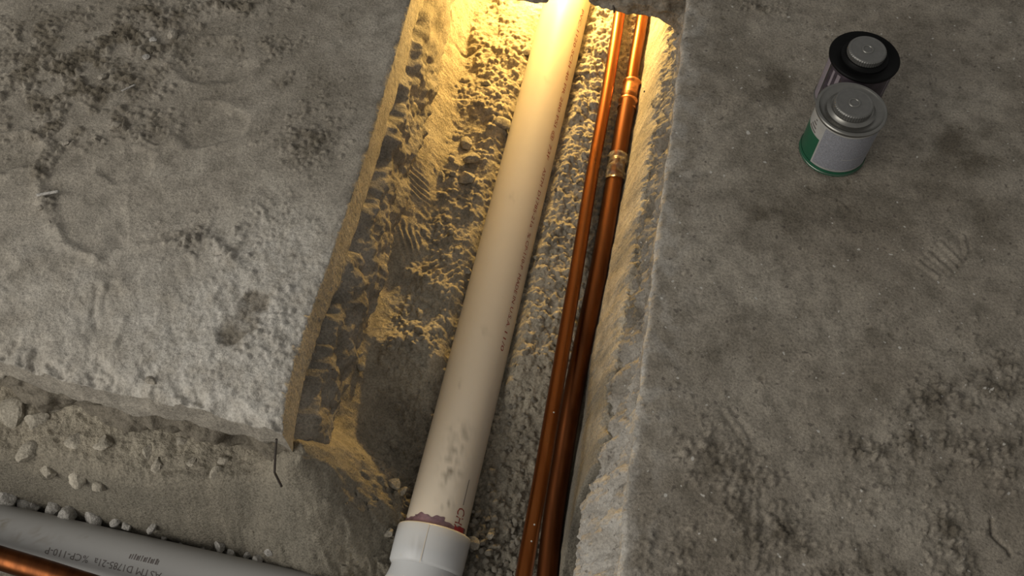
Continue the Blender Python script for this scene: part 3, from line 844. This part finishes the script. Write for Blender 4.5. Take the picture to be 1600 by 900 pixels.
# thin printed stroke before the big letters
def patch_on_pipe(name, a, b_, R, s0, s1, a0, a1, mat, parent, org, lift=0.0002, ns=8, na=6, wob=0.0):
    d = (b_ - a).normalized(); s = d.cross(Vector((0, 0, 1))).normalized(); u = s.cross(d)
    bm = bmesh.new(); g = []
    for i in range(ns + 1):
        row = []
        for j in range(na + 1):
            th = a0 + (a1 - a0) * j / na
            f = i / ns
            ss = s0 + (s1 - s0) * f
            if wob and i == ns: ss += wob * (math.sin(j * 0.35) + 0.6 * math.sin(j * 0.81 + 1))
            row.append(bm.verts.new(a + d * ss + (s * math.cos(th) + u * math.sin(th)) * (R + lift) - org))
        g.append(row)
    for i in range(ns):
        for j in range(na): bm.faces.new((g[i][j], g[i][j + 1], g[i + 1][j + 1], g[i + 1][j]))
    bmesh.ops.recalc_face_normals(bm, faces=bm.faces[:])
    me = bpy.data.meshes.new(name); bm.to_mesh(me); bm.free()
    return link(name, me, mat, parent)
patch_on_pipe('print', pvc_a, pvc_b, PVC_R, srow(749), srow(789), ang + 0.06, ang + 0.085, M['print_dark'], pipe, org)
st_ = patch_on_pipe('primer_stain', pvc_a, pvc_b, PVC_R, hub_s - 0.005, hub_s + 0.006, math.radians(15), math.radians(175), M['primer'], root, org, 0.00015, 6, 60, 0.0012)
st_['label'] = 'purple primer ring above the fitting'
patch_on_pipe('primer_stain', pvc_a, pvc_b, PVC_R, hub_s - 0.005, hub_s + 0.009, math.radians(70), math.radians(128), M['primer'], root, org, 0.00025, 6, 30, 0.0012)
patch_on_pipe('primer_stain', pvc_a, pvc_b, PVC_R, hub_s - 0.005, hub_s + 0.006, math.radians(22), math.radians(48), M['primer_red'], root, org, 0.0003, 6, 16, 0.001)
# hub and elbow: socket, shoulder, then a bend to the left towards the cross pipe
HR = 0.0388
hub_len = 0.040
a0 = hub_top; d0 = -pvc_dir
hp = [a0 + d0 * t_ for t_ in (0.0, 0.0008, 0.0025, 0.012, 0.024, hub_len - 0.003, hub_len)]
me = sweep('hub', hp, [HR - 0.002, HR - 0.0005, HR, HR, HR - 0.0002, HR - 0.0006, HR - 0.003], 72, origin=pvc_a)
add_dirt(me, [((a0 + d0 * .03 + Vector((-0.008, 0, .035))) - pvc_a, .008, .5), ((a0 + d0 * .012 + Vector((.01, 0, .035))) - pvc_a, .003, .5)])
link('hub', me, M['pvc_white'], root)
crossd = (cx_a - cx_b).normalized()
bend = []
p = a0 + d0 * (hub_len - 0.004); dcur = d0.copy()
N = 26
turn = Vector((crossd.x, crossd.y, 0)).normalized()
for i in range(N):
    f = i / (N - 1)
    bend.append(p.copy())
    dd_ = (d0 * (1 - f) + turn * f * 1.0); 
    ang_f = f * math.radians(75)
    side = (turn - d0 * turn.dot(d0)).normalized()
    dcur = d0 * math.cos(ang_f) + side * math.sin(ang_f)
    p = p + dcur * 0.0042
me = sweep('elbow', bend, [0.0350] * N, 64, origin=pvc_a); add_dirt(me, [])
link('elbow', me, M['pvc_white'], root)
# moulding seam of the hub
s_ang = math.radians(92)
patch_on_pipe('mould_seam', pvc_a, pvc_b, HR, hub_s - hub_len, hub_s - 0.002, s_ang, s_ang + 0.018, M['pvc'], root, org, 0.0004)

# ------------------------------------------------------------------ cross PVC pipe, lower left
cr = empty('pvc_drain_pipe', cx_a, 'grey-white PVC pipe crossing the lower left corner with upside-down print', 'pipe')
cdir = (cx_b - cx_a).normalized()
me = sweep('pipe', lerp_pts(cx_a - cdir * 0.25, cx_b + cdir * 0.03, 200), PVC_R, 72, origin=cx_a)
hitc = lambda px, py: pipe_hit(px, py, cx_a, cdir)
add_dirt(me, [((hitc(px, py) - cx_a), r, s) for px, py, r, s in [(60, 838, .010, .6), (30, 842, .010, .5), (85, 850, .008, .5), (2, 818, .008, .8), (130, 840, .003, .7)]])
cpipe = link('pipe', me, M['pvc_shaded'], cr)
def sc(px, py): return (hitc(px, py) - cx_a).dot(cdir)
def ac(px, py):
    h_ = hitc(px, py) - cx_a; s = cdir.cross(Vector((0, 0, 1))).normalized(); u = s.cross(cdir)
    return math.atan2(h_.dot(u), h_.dot(s))
ca = ac(160, 880)
for body, x0, y0, x1, y1 in [('CP-110-P', 126, 876, 70, 862), ('%', 137, 878, 128, 876), ('D1785-21a', 205, 896, 146, 880), ('ASTM', 250, 906, 212, 896)]:
    text_on_pipe('print', body, cx_a, cx_b, PVC_R, sc(x0, y0), sc(x1, y1), ca + 0.0, 0.0068, M['print_dark'], cpipe, cx_a, flip=True)
# stamped batch mark: a row of short dark strokes
ba = ac(228, 875); s_b0 = sc(203, 868); s_b1 = sc(250, 880)
for i in range(13):
    w_ = (s_b1 - s_b0) / 13
    patch_on_pipe('print', cx_a, cx_b, PVC_R, s_b0 + i * w_, s_b0 + i * w_ + w_ * random.choice([.35, .5, .75]), ba - 0.07, ba + 0.07 + 0.02 * (i % 3), M['print_dark'], cpipe, cx_a, ns=1, na=3)

# ------------------------------------------------------------------ copper pipes
def smooth_path(keys, n=160):
    k = [PV(*q) for q in keys]
    # Catmull-Rom
    out = []
    kk_ = [k[0] * 2 - k[1]] + k + [k[-1] * 2 - k[-2]]
    per = max(2, n // (len(k) - 1))
    for i in range(1, len(kk_) - 2):
        p0, p1, p2, p3 = kk_[i - 1:i + 3]
        for j in range(per):
            t_ = j / per
            out.append(0.5 * ((2 * p1) + (p2 - p0) * t_ + (2 * p0 - 5 * p1 + 4 * p2 - p3) * t_ ** 2 + (3 * p1 - p0 - 3 * p2 + p3) * t_ ** 3))
    out.append(k[-1]); return out
path = smooth_path([(788, 1080, -.112), (820, 890, -.118), (850, 720, -.130), (877, 560, -.146), (902, 415, -.157), (924, 280, -.163), (950, 135, -.164), (969, 15, -.164), (990, -130, -.164)])
cu1 = empty('copper_pipe', path[0], 'slim copper pipe rising towards the front, nearest the PVC pipe', 'pipe')
link('tube', sweep('tube', path, 0.00795, 40, origin=path[0]), M['copper'], cu1)
for px, py in [(843, 824), (829, 842), (857, 632)]:
    q = min(path, key=lambda v: (v - PV(px, py, -.12)).length)
    bm = bmesh.new(); bmesh.ops.create_icosphere(bm, subdivisions=1, radius=0.0011)
    for v in bm.verts: v.co += q + Vector((0.0015, -0.002, 0.0078)) - path[0]
    me = bpy.data.meshes.new('mortar_splash'); bm.to_mesh(me); bm.free(); link('mortar_splash', me, M['lab_white'], cu1)
low = smooth_path([(850, 960, -.212), (862, 830, -.210), (878, 720, -.200), (895, 620, -.184), (915, 520, -.174), (937, 415, -.173), (957, 300, -.174), (973, 205, -.173), (983, 150, -.172)])
cu2 = empty('copper_pipe', low[0], 'dark tarnished copper pipe with soldered coupling beside the right trench wall', 'pipe')
link('tube', sweep('tube', low, 0.0111, 40, origin=low[0]), M['copper_dark'], cu2)
upk = smooth_path([(983, 152, -.174), (991, 100, -.172), (1001, 45, -.170), (1010, -10, -.169), (1030, -130, -.169)])
link('tube', sweep('tube', upk, 0.0085, 40, origin=low[0]), M['copper'], cu2)
# coupling with two raised rings
cpk = [PV(*q) for q in [(979, 172, -.174), (988, 128, -.173)]]
n_ = 30; fp = lerp_pts(cpk[0], cpk[1], n_)
rad = []
for i in range(n_):
    f = i / (n_ - 1)
    rad.append(0.0116 - 0.0007 * f + 0.0017 * math.exp(-((f - 0.28) / 0.06) ** 2) + 0.0018 * math.exp(-((f - 0.93) / 0.06) ** 2) + 0.0008 * math.exp(-(f / 0.08) ** 2))
link('coupling', sweep('coupling', fp, rad, 40, origin=low[0]), M['solder'], cu2)
# wrinkled clear tape
tp = [p_ for p_ in low if PV(949, 292, -.18).y <= p_.y <= PV(963, 246, -.179).y]
tp = lerp_pts(tp[0], tp[-1], 40)
def wr(k_, a): return 0.0008 * math.sin(a * 2 + k_ * 0.22) + 0.0005 * math.sin(a * 3 - k_ * 0.4) + 0.0003 * math.sin(k_ * 0.7 + a)
tape = link('tape_wrap', sweep('tape_wrap', tp, 0.0126, 48, cap=False, rfun=wr, origin=low[0]), M['tape'], cu2)
tape['label'] = 'wrinkled clear tape'
crp = smooth_path([(-170, 820, -.150), (-60, 853, -.150), (0, 872, -.150), (70, 893, -.150), (130, 912, -.150), (300, 965, -.150)])
cu3 = empty('copper_pipe', crp[0], 'copper pipe in the lower left corner lying against the crossing PVC pipe', 'pipe')
link('tube', sweep('tube', crp, 0.0111, 40, origin=crp[0]), M['copper_dark'], cu3)

# ------------------------------------------------------------------ cans
def lathe(name, prof, seg=64, mat=None, parent=None, a0=0.0, a1=2 * math.pi):
    full = abs(a1 - a0 - 2 * math.pi) < 1e-6
    bm = bmesh.new(); rings = []
    ns = seg if full else seg + 1
    for r, z in prof:
        rings.append([bm.verts.new((r * math.cos(a0 + (a1 - a0) * i / seg), r * math.sin(a0 + (a1 - a0) * i / seg), z)) for i in range(ns)])
    for a, b_ in zip(rings[:-1], rings[1:]):
        for i in range(seg):
            j = (i + 1) % ns
            f = [a[i], a[j], b_[j], b_[i]]
            bm.faces.new(f)
    bmesh.ops.remove_doubles(bm, verts=bm.verts[:], dist=1e-6)
    bmesh.ops.recalc_face_normals(bm, faces=bm.faces[:])
    me = bpy.data.meshes.new(name); bm.to_mesh(me); bm.free()
    me.polygons.foreach_set('use_smooth', np.ones(len(me.polygons), bool))
    try: me.set_sharp_from_angle(angle=math.radians(35))
    except Exception: pass
    return link(name, me, mat, parent)

CR, CH = 0.0330, 0.066
def cap_parts(root, z0, neck='tin'):
    # neck ring, knurled cap with embossed ring
    lathe('neck', [(0.0235, z0 - 0.001), (0.0235, z0 + 0.0015), (0.0215, z0 + 0.003), (0.0205, z0 + 0.0045), (0.0, z0 + 0.0045)], 48, M[neck], root)
    bm = bmesh.new(); seg = 96; rings = []
    pr = [(0.0188, z0 + 0.003, 1), (0.0188, z0 + 0.0095, 1), (0.0180, z0 + 0.0108, 0), (0.0168, z0 + 0.0112, 0), (0.0155, z0 + 0.0108, 0), (0.0001, z0 + 0.0108, 0)]
    for r, z, kn in pr:
        rings.append([bm.verts.new(((r + (0.00035 * (i % 2) if kn else 0)) * math.cos(2 * math.pi * i / seg), (r + (0.00035 * (i % 2) if kn else 0)) * math.sin(2 * math.pi * i / seg), z)) for i in range(seg)])
    for a, b_ in zip(rings[:-1], rings[1:]):
        for i in range(seg): bm.faces.new((a[i], a[(i + 1) % seg], b_[(i + 1) % seg], b_[i]))
    bmesh.ops.recalc_face_normals(bm, faces=bm.faces[:])
    me = bpy.data.meshes.new('cap'); bm.to_mesh(me); bm.free()
    cap = link('cap', me, M['cap_grey'], root)
    prof = [(0.0050 + 0.0011 * math.cos(q), z0 + 0.0108 + 0.0009 * math.sin(q)) for q in [math.pi * k_ / 6 for k_ in range(7)]]
    lathe('embossed_ring', prof, 40, M['tin'], cap)

fc = empty('solvent_can', (*P(1299, 237, 0)[:2], 0.0006), 'grey-lidded metal can with green base band, standing in front of the black-lidded can', 'can')
lathe('body', [(0.0001, 0.0), (CR - 0.002, 0.0), (CR, 0.0015), (CR + 0.0006, 0.003), (CR - 0.0005, 0.0045), (CR - 0.0005, CH - 0.004), (CR + 0.0001, CH - 0.003)], 96, M['tin'], fc)
lathe('lid', [(CR - 0.0005, CH - 0.0035), (CR + 0.0012, CH - 0.003), (CR + 0.0015, CH - 0.001), (CR + 0.0006, CH), (CR - 0.0016, CH), (CR - 0.0028, CH - 0.0012), (CR - 0.0060, CH - 0.0026), (0.0262, CH - 0.0026), (0.0245, CH - 0.0034), (0.0235, CH - 0.0034), (0.0, CH - 0.0034)], 96, M['tin'], fc)
cap_parts(fc, CH - 0.0028)
fdir = math.atan2(-fc.location.y, -fc.location.x)          # towards the camera foot
# angles measured on the can: the printed panel faces the front, green and white to its left
def lab(a_deg0, a_deg1, z0, z1, mat, name, r=0.0):
    return lathe(name, [(CR - 0.0002 + r, z0), (CR - 0.0002 + r, (z0 + z1) / 2), (CR - 0.0002 + r, z1)], 40, mat, fc, math.radians(a_deg0), math.radians(a_deg1))
lathe('base_band', [(CR - 0.0002, 0.0035), (CR + 0.0008, 0.0040), (CR + 0.0002, 0.0075)], 80, M['lab_green'], fc)
lathe('base_band', [(CR + 0.0007, 0.0030), (CR + 0.0009, 0.0018), (CR - 0.001, 0.0003)], 80, M['lab_green'], fc)
lab(120, 214, 0.0075, 0.040, M['lab_green'], 'label')
lab(120, 214, 0.040, 0.061, M['lab_white'], 'label')
lab(214, 322, 0.0075, 0.061, M['lab_white'], 'label')
lab(217, 319, 0.0100, 0.059, M['lab_grey'], 'label_panel', 0.00015)
lab(262, 304, 0.0265, 0.0272, M['lab_white'], 'label_rule', 0.0003)
for k_ in range(4): lab(178 + 4 * k_, 200 - 2 * k_, 0.042 + 0.0045 * k_, 0.0435 + 0.0045 * k_, M['print_dark'], 'label_rule', 0.0003)

tz = CH + 0.0
bc = empty('solvent_can', (*P(1351, 88, tz)[:2], 0.0006), 'black-lidded can with dark label, standing behind the grey-lidded can', 'can')
lathe('body', [(0.0001, 0.0), (CR - 0.002, 0.0), (CR, 0.0015), (CR + 0.0006, 0.003), (CR - 0.0005, 0.0045), (CR - 0.0005, CH - 0.004), (CR + 0.0001, CH - 0.003)], 96, M['tin'], bc)
lathe('lid', [(CR - 0.0005, CH - 0.004), (CR + 0.0020, CH - 0.003), (CR + 0.0024, CH - 0.001), (CR + 0.0014, CH + 0.0002), (CR - 0.001, CH), (CR - 0.006, CH - 0.0016), (0.0245, CH - 0.0020), (0.0, CH - 0.0020)], 96, M['black_lid'], bc)
cap_parts(bc, CH - 0.0014, 'black_lid')
def labb(a0_, a1_, z0, z1, mat, name, r=0.0):
    return lathe(name, [(CR - 0.0002 + r, z0), (CR - 0.0002 + r, (z0 + z1) / 2), (CR - 0.0002 + r, z1)], 40, mat, bc, math.radians(a0_), math.radians(a1_))
labb(190, 345, 0.006, 0.061, M['lab_purple'], 'label')
labb(165, 186, 0.006, 0.061, M['lab_mauve'], 'label')
labb(348, 372, 0.006, 0.061, M['lab_mauve'], 'label')
for a_, w_ in ((200, 5), (212, 7), (308, 4), (318, 6), (330, 4)):
    labb(a_, a_ + w_, 0.036, 0.058, M['lab_mauve'], 'label_rule', 0.0002)

# ------------------------------------------------------------------ stones, clods and rubble
def rock_mesh(name, r, seed, sub=2, flat=0.75, ang_=0.35):
    rr = random.Random(seed)
    bm = bmesh.new(); bmesh.ops.create_icosphere(bm, subdivisions=sub, radius=1.0)
    planes = [(Vector((rr.uniform(-1, 1), rr.uniform(-1, 1), rr.uniform(-1, 1))).normalized(), rr.uniform(0.45, 0.85)) for _ in range(11)]
    sx_, sy_ = rr.uniform(0.85, 1.2), rr.uniform(0.7, 1.0)
    for v in bm.verts:
        c_ = v.co.copy()
        for n_v, dd_ in planes:
            q = c_.dot(n_v)
            if q > dd_: c_ -= n_v * (q - dd_) * 0.85
        c_ *= 1 + rr.uniform(-0.05, 0.05)
        v.co = Vector((c_.x * sx_, c_.y * sy_, c_.z * flat)) * r
    me = bpy.data.meshes.new(name); bm.to_mesh(me); bm.free()
    me.polygons.foreach_set('use_smooth', np.ones(len(me.polygons), bool))
    me.set_sharp_from_angle(angle=math.radians(28))
    me.attributes.new('dirt', 'FLOAT', 'POINT'); me.attributes.new('dust', 'FLOAT', 'POINT')
    return me
def rock(px, py, rpx, label, mat='stone', cat='stone', name='stone', group=None, flat=0.75, sink=0.25, seed=None, me=None, lift=0.0):
    q = on_soil(px, py)
    sc_ = rpx * np.linalg.norm(q - np.array([0, 0, CAM_H])) / F
    if me is None:
        me = rock_mesh(name, sc_, seed if seed is not None else int(px * 7 + py), 3 if rpx > 12 else 2, flat)
        ob = link(name, me, M[mat])
    else:
        ob = link(name, me, M[mat]); ob.scale = (sc_,) * 3
    ob.location = (q[0], q[1], soil_z(q[0], q[1]) + sc_ * flat * (1 - 2 * sink) + lift)
    ob.rotation_euler = (random.uniform(-.2, .2), random.uniform(-.2, .2), random.uniform(0, 6.28))
    return tag(ob, label, cat, group)
rock(862, 874, 13, 'smooth rounded stone at the foot of the right wall below the dark copper pipe', flat=0.8)
rock(855, 352, 9, 'round pebble lying right beside the PVC pipe near the red print', seed=5)
rock(620, 862, 13, 'pale flat stone just left of the white fitting')
rock(608, 836, 10, 'dull stone above the pale flat one, left of the fitting')
rock(615, 758, 12, 'half-buried stone left of the PVC pipe above the fitting')
rock(629, 770, 10, 'broken stone touching the left side of the PVC pipe above the fitting')
rock(622, 885, 12, 'angular stone tucked under the left side of the elbow')
rock(741, 850, 11, 'rounded stone right of the white fitting')
rock(765, 838, 9, 'dusty stone between the fitting and the slim copper pipe', seed=12)
rock(690, 275, 8, 'small lit clod at the left end of the clod cluster', cat='clod', name='soil_clod')
rock(708, 274, 7, 'small round clod in the middle of the clod cluster', cat='clod', name='soil_clod')
rock(730, 283, 15, 'large shaded clod at the right of the clod cluster, left of the PVC pipe', cat='clod', name='soil_clod')
rock(737, 250, 15, 'bright yellow-lit clod at the top of the clod cluster', cat='clod', name='soil_clod')
rock(705, 250, 8, 'narrow clod wedged behind the clod cluster', cat='clod', name='soil_clod')
rock(785, 195, 17, 'broad lump of packed sand against the left of the PVC pipe', cat='clod', name='soil_clod', flat=0.5)
rock(760, 132, 9, 'rounded sand lump left of the PVC pipe near the lamp', cat='clod', name='soil_clod', flat=0.6)
rock(822, 82, 10, 'brown-shaded sand lump touching the upper left of the PVC pipe', cat='clod', name='soil_clod', flat=0.6)
rock(730, 228, 14, 'wedge-shaped clod above the clod cluster', cat='clod', name='soil_clod', flat=0.6)
rock(705, 365, 9, 'dark-sided clod standing in the sand below the tread prints', cat='clod', name='soil_clod')
rock(730, 425, 8, 'small clod beside the PVC pipe at the edge of the lit sand', cat='clod', name='soil_clod')
rock(785, 540, 10, 'clod right of the PVC pipe where the warm light fades', cat='clod', name='soil_clod')
rock(800, 505, 10, 'pale clod right of the PVC pipe under the date print', cat='clod', name='soil_clod')
rock(845, 500, 7, 'little clod midway between PVC and slim copper pipe', cat='clod', name='soil_clod')
rock(838, 405, 7, 'dark pebble right of the PVC pipe at the long number print', seed=31)
rock(560, 555, 8, 'crumbling clod under the left wall near the cut wire', cat='clod', name='soil_clod')
rock(563, 575, 9, 'rounded clod below the crumbling one under the left wall', cat='clod', name='soil_clod')
rock(612, 545, 8, 'upright clod on the low hump of the left bed', cat='clod', name='soil_clod')
# loose gravel between pipes near the front: alike pieces
base = [rock_mesh('gravel_piece', 1.0, 900 + k_, 2, 0.8) for k_ in range(6)]
gtop = []
for k_ in range(70):
    px = random.uniform(735, 822); py = random.uniform(800, 900)
    if px > 822 - (py - 800) * 0.2 + 12: continue
    gtop.append((px, py, random.choice([3.5, 4, 4.5, 5, 6, 7])))
for i, (px, py, r) in enumerate(gtop):
    rock(px, py, r, 'grey gravel piece heaped between the white fitting and slim copper pipe', cat='gravel', name='gravel_piece', group='gravel beside the fitting', me=base[i % 6], sink=0.2, flat=0.8)
for k_ in range(36):
    py = random.uniform(600, 790); px = random.uniform(0.15, 0.85) * (np.interp(py, [600, 790], [862, 825]) - np.interp(py, [600, 790], [775, 742])) + np.interp(py, [600, 790], [775, 742])
    rock(px, py, random.choice([3, 3.5, 4, 5, 6]), 'dull soil crumb on the shaded bed between PVC and slim copper pipe', cat='clod', name='soil_crumb', group='shaded bed crumbs', me=base[k_ % 6], sink=0.3, flat=0.8)
for k_ in range(50):
    py = random.uniform(60, 590); xl_ = np.interp(py, [60, 590], [912, 785]); xr_ = np.interp(py, [60, 590], [952, 860])
    rock(random.uniform(xl_, xr_), py, random.choice([3, 3.5, 4, 4.5, 6]), 'yellow-lit sand crumb on the bed between PVC and slim copper pipe', 'soil', cat='clod', name='soil_crumb', group='lit bed crumbs', me=base[k_ % 6].copy(), sink=0.3, flat=0.8)
# concrete rubble along the crossing pipe
for i, (px, py, r, lb_) in enumerate([(18, 785, 16, 'white concrete chunk leftmost above the crossing pipe'), (45, 793, 13, 'white concrete chunk second from the left above the crossing pipe'), (88, 800, 15, 'grey concrete chunk right of the dark gap above the crossing pipe'),
        (115, 806, 16, 'largest smooth concrete chunk above the crossing pipe'), (150, 815, 14, 'concrete chunk at the right end of the white row above the crossing pipe'), (60, 797, 9, 'small concrete chunk at the edge of the dark gap'),
        (240, 826, 8, 'white pointed chip above the batch mark'), (185, 820, 7, 'brown-edged chip above the crossing pipe print'), (198, 824, 7, 'slanting pale chip above the crossing pipe print'),
        (285, 853, 5, 'bright small chip beside the pipe, right of the batch mark'), (256, 842, 5, 'grey small chip above the batch mark'), (318, 860, 5, 'lone brown chip on the pipe edge'),
        (345, 855, 9, 'pale chip at the start of the right rubble heap'), (362, 868, 9, 'white upright chip in the right rubble heap'), (387, 870, 7, 'narrow chip in the right rubble heap'), (405, 876, 8, 'grey chip in the right rubble heap'), (420, 866, 7, 'last chip of the right rubble heap')]):
    rock(px, py, r * 1.2, lb_, 'rubble', 'rubble', 'concrete_chunk', seed=700 + i, flat=0.85, sink=0.25)
for i, (px, py, r, lb_) in enumerate([(20, 645, 20, 'pale broken chunk under the slab edge at the far left'), (55, 655, 17, 'pale broken chunk second from the left under the slab edge'), (80, 640, 14, 'narrow upright chunk under the slab edge'),
        (45, 705, 18, 'rough whitish lump low on the bank at the left'), (75, 735, 12, 'small grey lump on the bank above the dark hollow'), (120, 745, 14, 'white crumbling lump at the top of the smooth bank'), (155, 757, 12, 'whitish lump standing over the smooth bank'),
        (110, 690, 16, 'grey embedded chunk in the middle of the bank'), (160, 690, 14, 'brownish embedded chunk below the dark crack'), (230, 705, 13, 'pale lump in the bank under the long crack'), (285, 690, 10, 'whitish upright lump under the long crack'),
        (245, 725, 10, 'small white lump on the smooth bank edge'), (340, 735, 14, 'pale tongue of rubble left of the tie wire'), (350, 720, 10, 'knobbly lump above the pale tongue of rubble'), (300, 722, 9, 'small dull lump left of the pale tongue')]):
    rock(px, py, r * 1.25, lb_, 'stone', 'rubble', 'concrete_chunk', seed=800 + i, flat=0.7, sink=0.68)
# little lumps standing on the slabs
def slab_rock(px, py, rpx, label, mat, left=True):
    q = P(px, py, 0.003); s_ = rpx * 0.9 / F
    ob = link('concrete_crumb', rock_mesh('concrete_crumb', s_, int(px + 3 * py), 2, 0.7), M[mat])
    ob.location = (q[0], q[1], s_ * 0.45 + 0.001)
    return tag(ob, label, 'crumb')
slab_rock(228, 90, 8, 'whitish flaky crumb in the dark crumb patch, upper left slab', 'rubble')
slab_rock(240, 62, 7, 'whitish crumb above the flaky one, upper left slab', 'rubble')
slab_rock(102, 222, 7, 'rounded crumb at the top of the raised mud ridge', 'slab_l')
slab_rock(62, 325, 8, 'grey lump in the middle of the raised mud ridge', 'slab_l')
slab_rock(76, 348, 6, 'small lump at the lower end of the raised mud ridge', 'slab_l')
slab_rock(270, 55, 14, 'broad tan crumb beside the round print, upper left slab', 'slab_l')
slab_rock(182, 195, 10, 'brown rounded crumb at the lower edge of the crumb patch', 'slab_l')
slab_rock(160, 120, 9, 'tan crumb in the middle of the crumb patch', 'slab_l')
slab_rock(237, 595, 9, 'flat flake at the front edge of the left slab', 'slab_l')
slab_rock(310, 355, 6, 'pale lump at the bend of the mud line on the left slab', 'slab_l')
slab_rock(295, 375, 5, 'small pale lump left of the mud line bend', 'slab_l')

# ------------------------------------------------------------------ wires and nails
def wire(pts, r, name, label, cat='wire'):
    ps = [Vector(p_) for p_ in pts]; out = []
    for a, b_ in zip(ps[:-1], ps[1:]): out += lerp_pts(a, b_, 8)[:-1]
    out.append(ps[-1])
    e = link(name, sweep(name, [p_ - ps[0] for p_ in out], r, 10), M['wire']); e.location = ps[0]
    return tag(e, label, cat)
wire([P(432, 686, -.012), P(430, 712, -.025), P(429, 738, -.040), P(440, 760, -.055)], 0.0011, 'tie_wire', 'bent dark tie wire hanging from the left slab corner')
wire([P(488, 577, -.060), P(505, 578, -.066), P(521, 577, -.070)], 0.0007, 'tie_wire', 'short wire sticking out of the left trench face')
wire([P(668, 8, -.075), P(678, 11, -.085)], 0.0009, 'nail', 'upper rusty nail stub in the left trench face', 'nail')
wire([P(648, 62, -.075), P(656, 64, -.085)], 0.0009, 'nail', 'lower rusty nail stub in the left trench face', 'nail')
zz = BRIDGE_Y
k1 = z_at(957, 4, zz - 0.008); k2 = z_at(960, 20, zz - 0.010)
wire([(k1[0], zz + 0.004, k1[1]), (k2[0], zz - 0.010, k2[1])], 0.0013, 'steel_rod', 'dark rod end poking down from the slab over the copper pipe', 'rod')
wire([P(1006, 143, -.150), P(1012, 142, -.148), P(1015, 150, -.150)], 0.0014, 'tie_wire', 'curled wire end beside the soldered coupling')
def straw(pts, r, label):
    e = wire([P(a, b_, z_) for a, b_, z_ in pts], r, 'splinter', label, 'splinter'); e.data.materials.clear(); e.data.materials.append(M['rubble'])
straw([(58, 305, .006), (92, 299, .009)], 0.0016, 'pale splinter lying across the raised mud ridge')
straw([(190, 142, .005), (212, 132, .007)], 0.0010, 'thin pale splinter in the crumb patch')

# ------------------------------------------------------------------ work lamp in the hollow under the slab
lx, lz = z_at(893, -20, BRIDGE_Y + 0.05)
lp = Vector((lx, BRIDGE_Y + 0.27, -0.056))
lamp = empty('work_lamp', lp, 'small warm work lamp in the hollow under the bridging slab', 'lamp')
bm = bmesh.new(); bmesh.ops.create_cone(bm, cap_ends=True, segments=32, radius1=0.020, radius2=0.014, depth=0.03)
bmesh.ops.rotate(bm, verts=bm.verts, cent=(0, 0, 0), matrix=Matrix.Rotation(math.radians(-90), 3, 'X')); bmesh.ops.translate(bm, verts=bm.verts, vec=(0, 0.03, 0.0))
me = bpy.data.meshes.new('housing'); bm.to_mesh(me); bm.free(); link('housing', me, M['lamp_body'], lamp)
bm = bmesh.new(); bmesh.ops.create_circle(bm, cap_ends=True, segments=32, radius=0.017)
bmesh.ops.rotate(bm, verts=bm.verts, cent=(0, 0, 0), matrix=Matrix.Rotation(math.radians(90), 3, 'X')); bmesh.ops.translate(bm, verts=bm.verts, vec=(0, 0.0145, 0))
me = bpy.data.meshes.new('lens'); bm.to_mesh(me); bm.free(); link('lens', me, M['lamp_lens'], lamp)
ld = bpy.data.lights.new('lamp_light', 'POINT'); ld.energy = LAMP_POWER; ld.color = (1.0, 0.645, 0.195); ld.shadow_soft_size = 0.024
lo = bpy.data.objects.new('lamp_light', ld); COL.objects.link(lo); lo.parent = lamp; lo.location = (0, 0, 0)
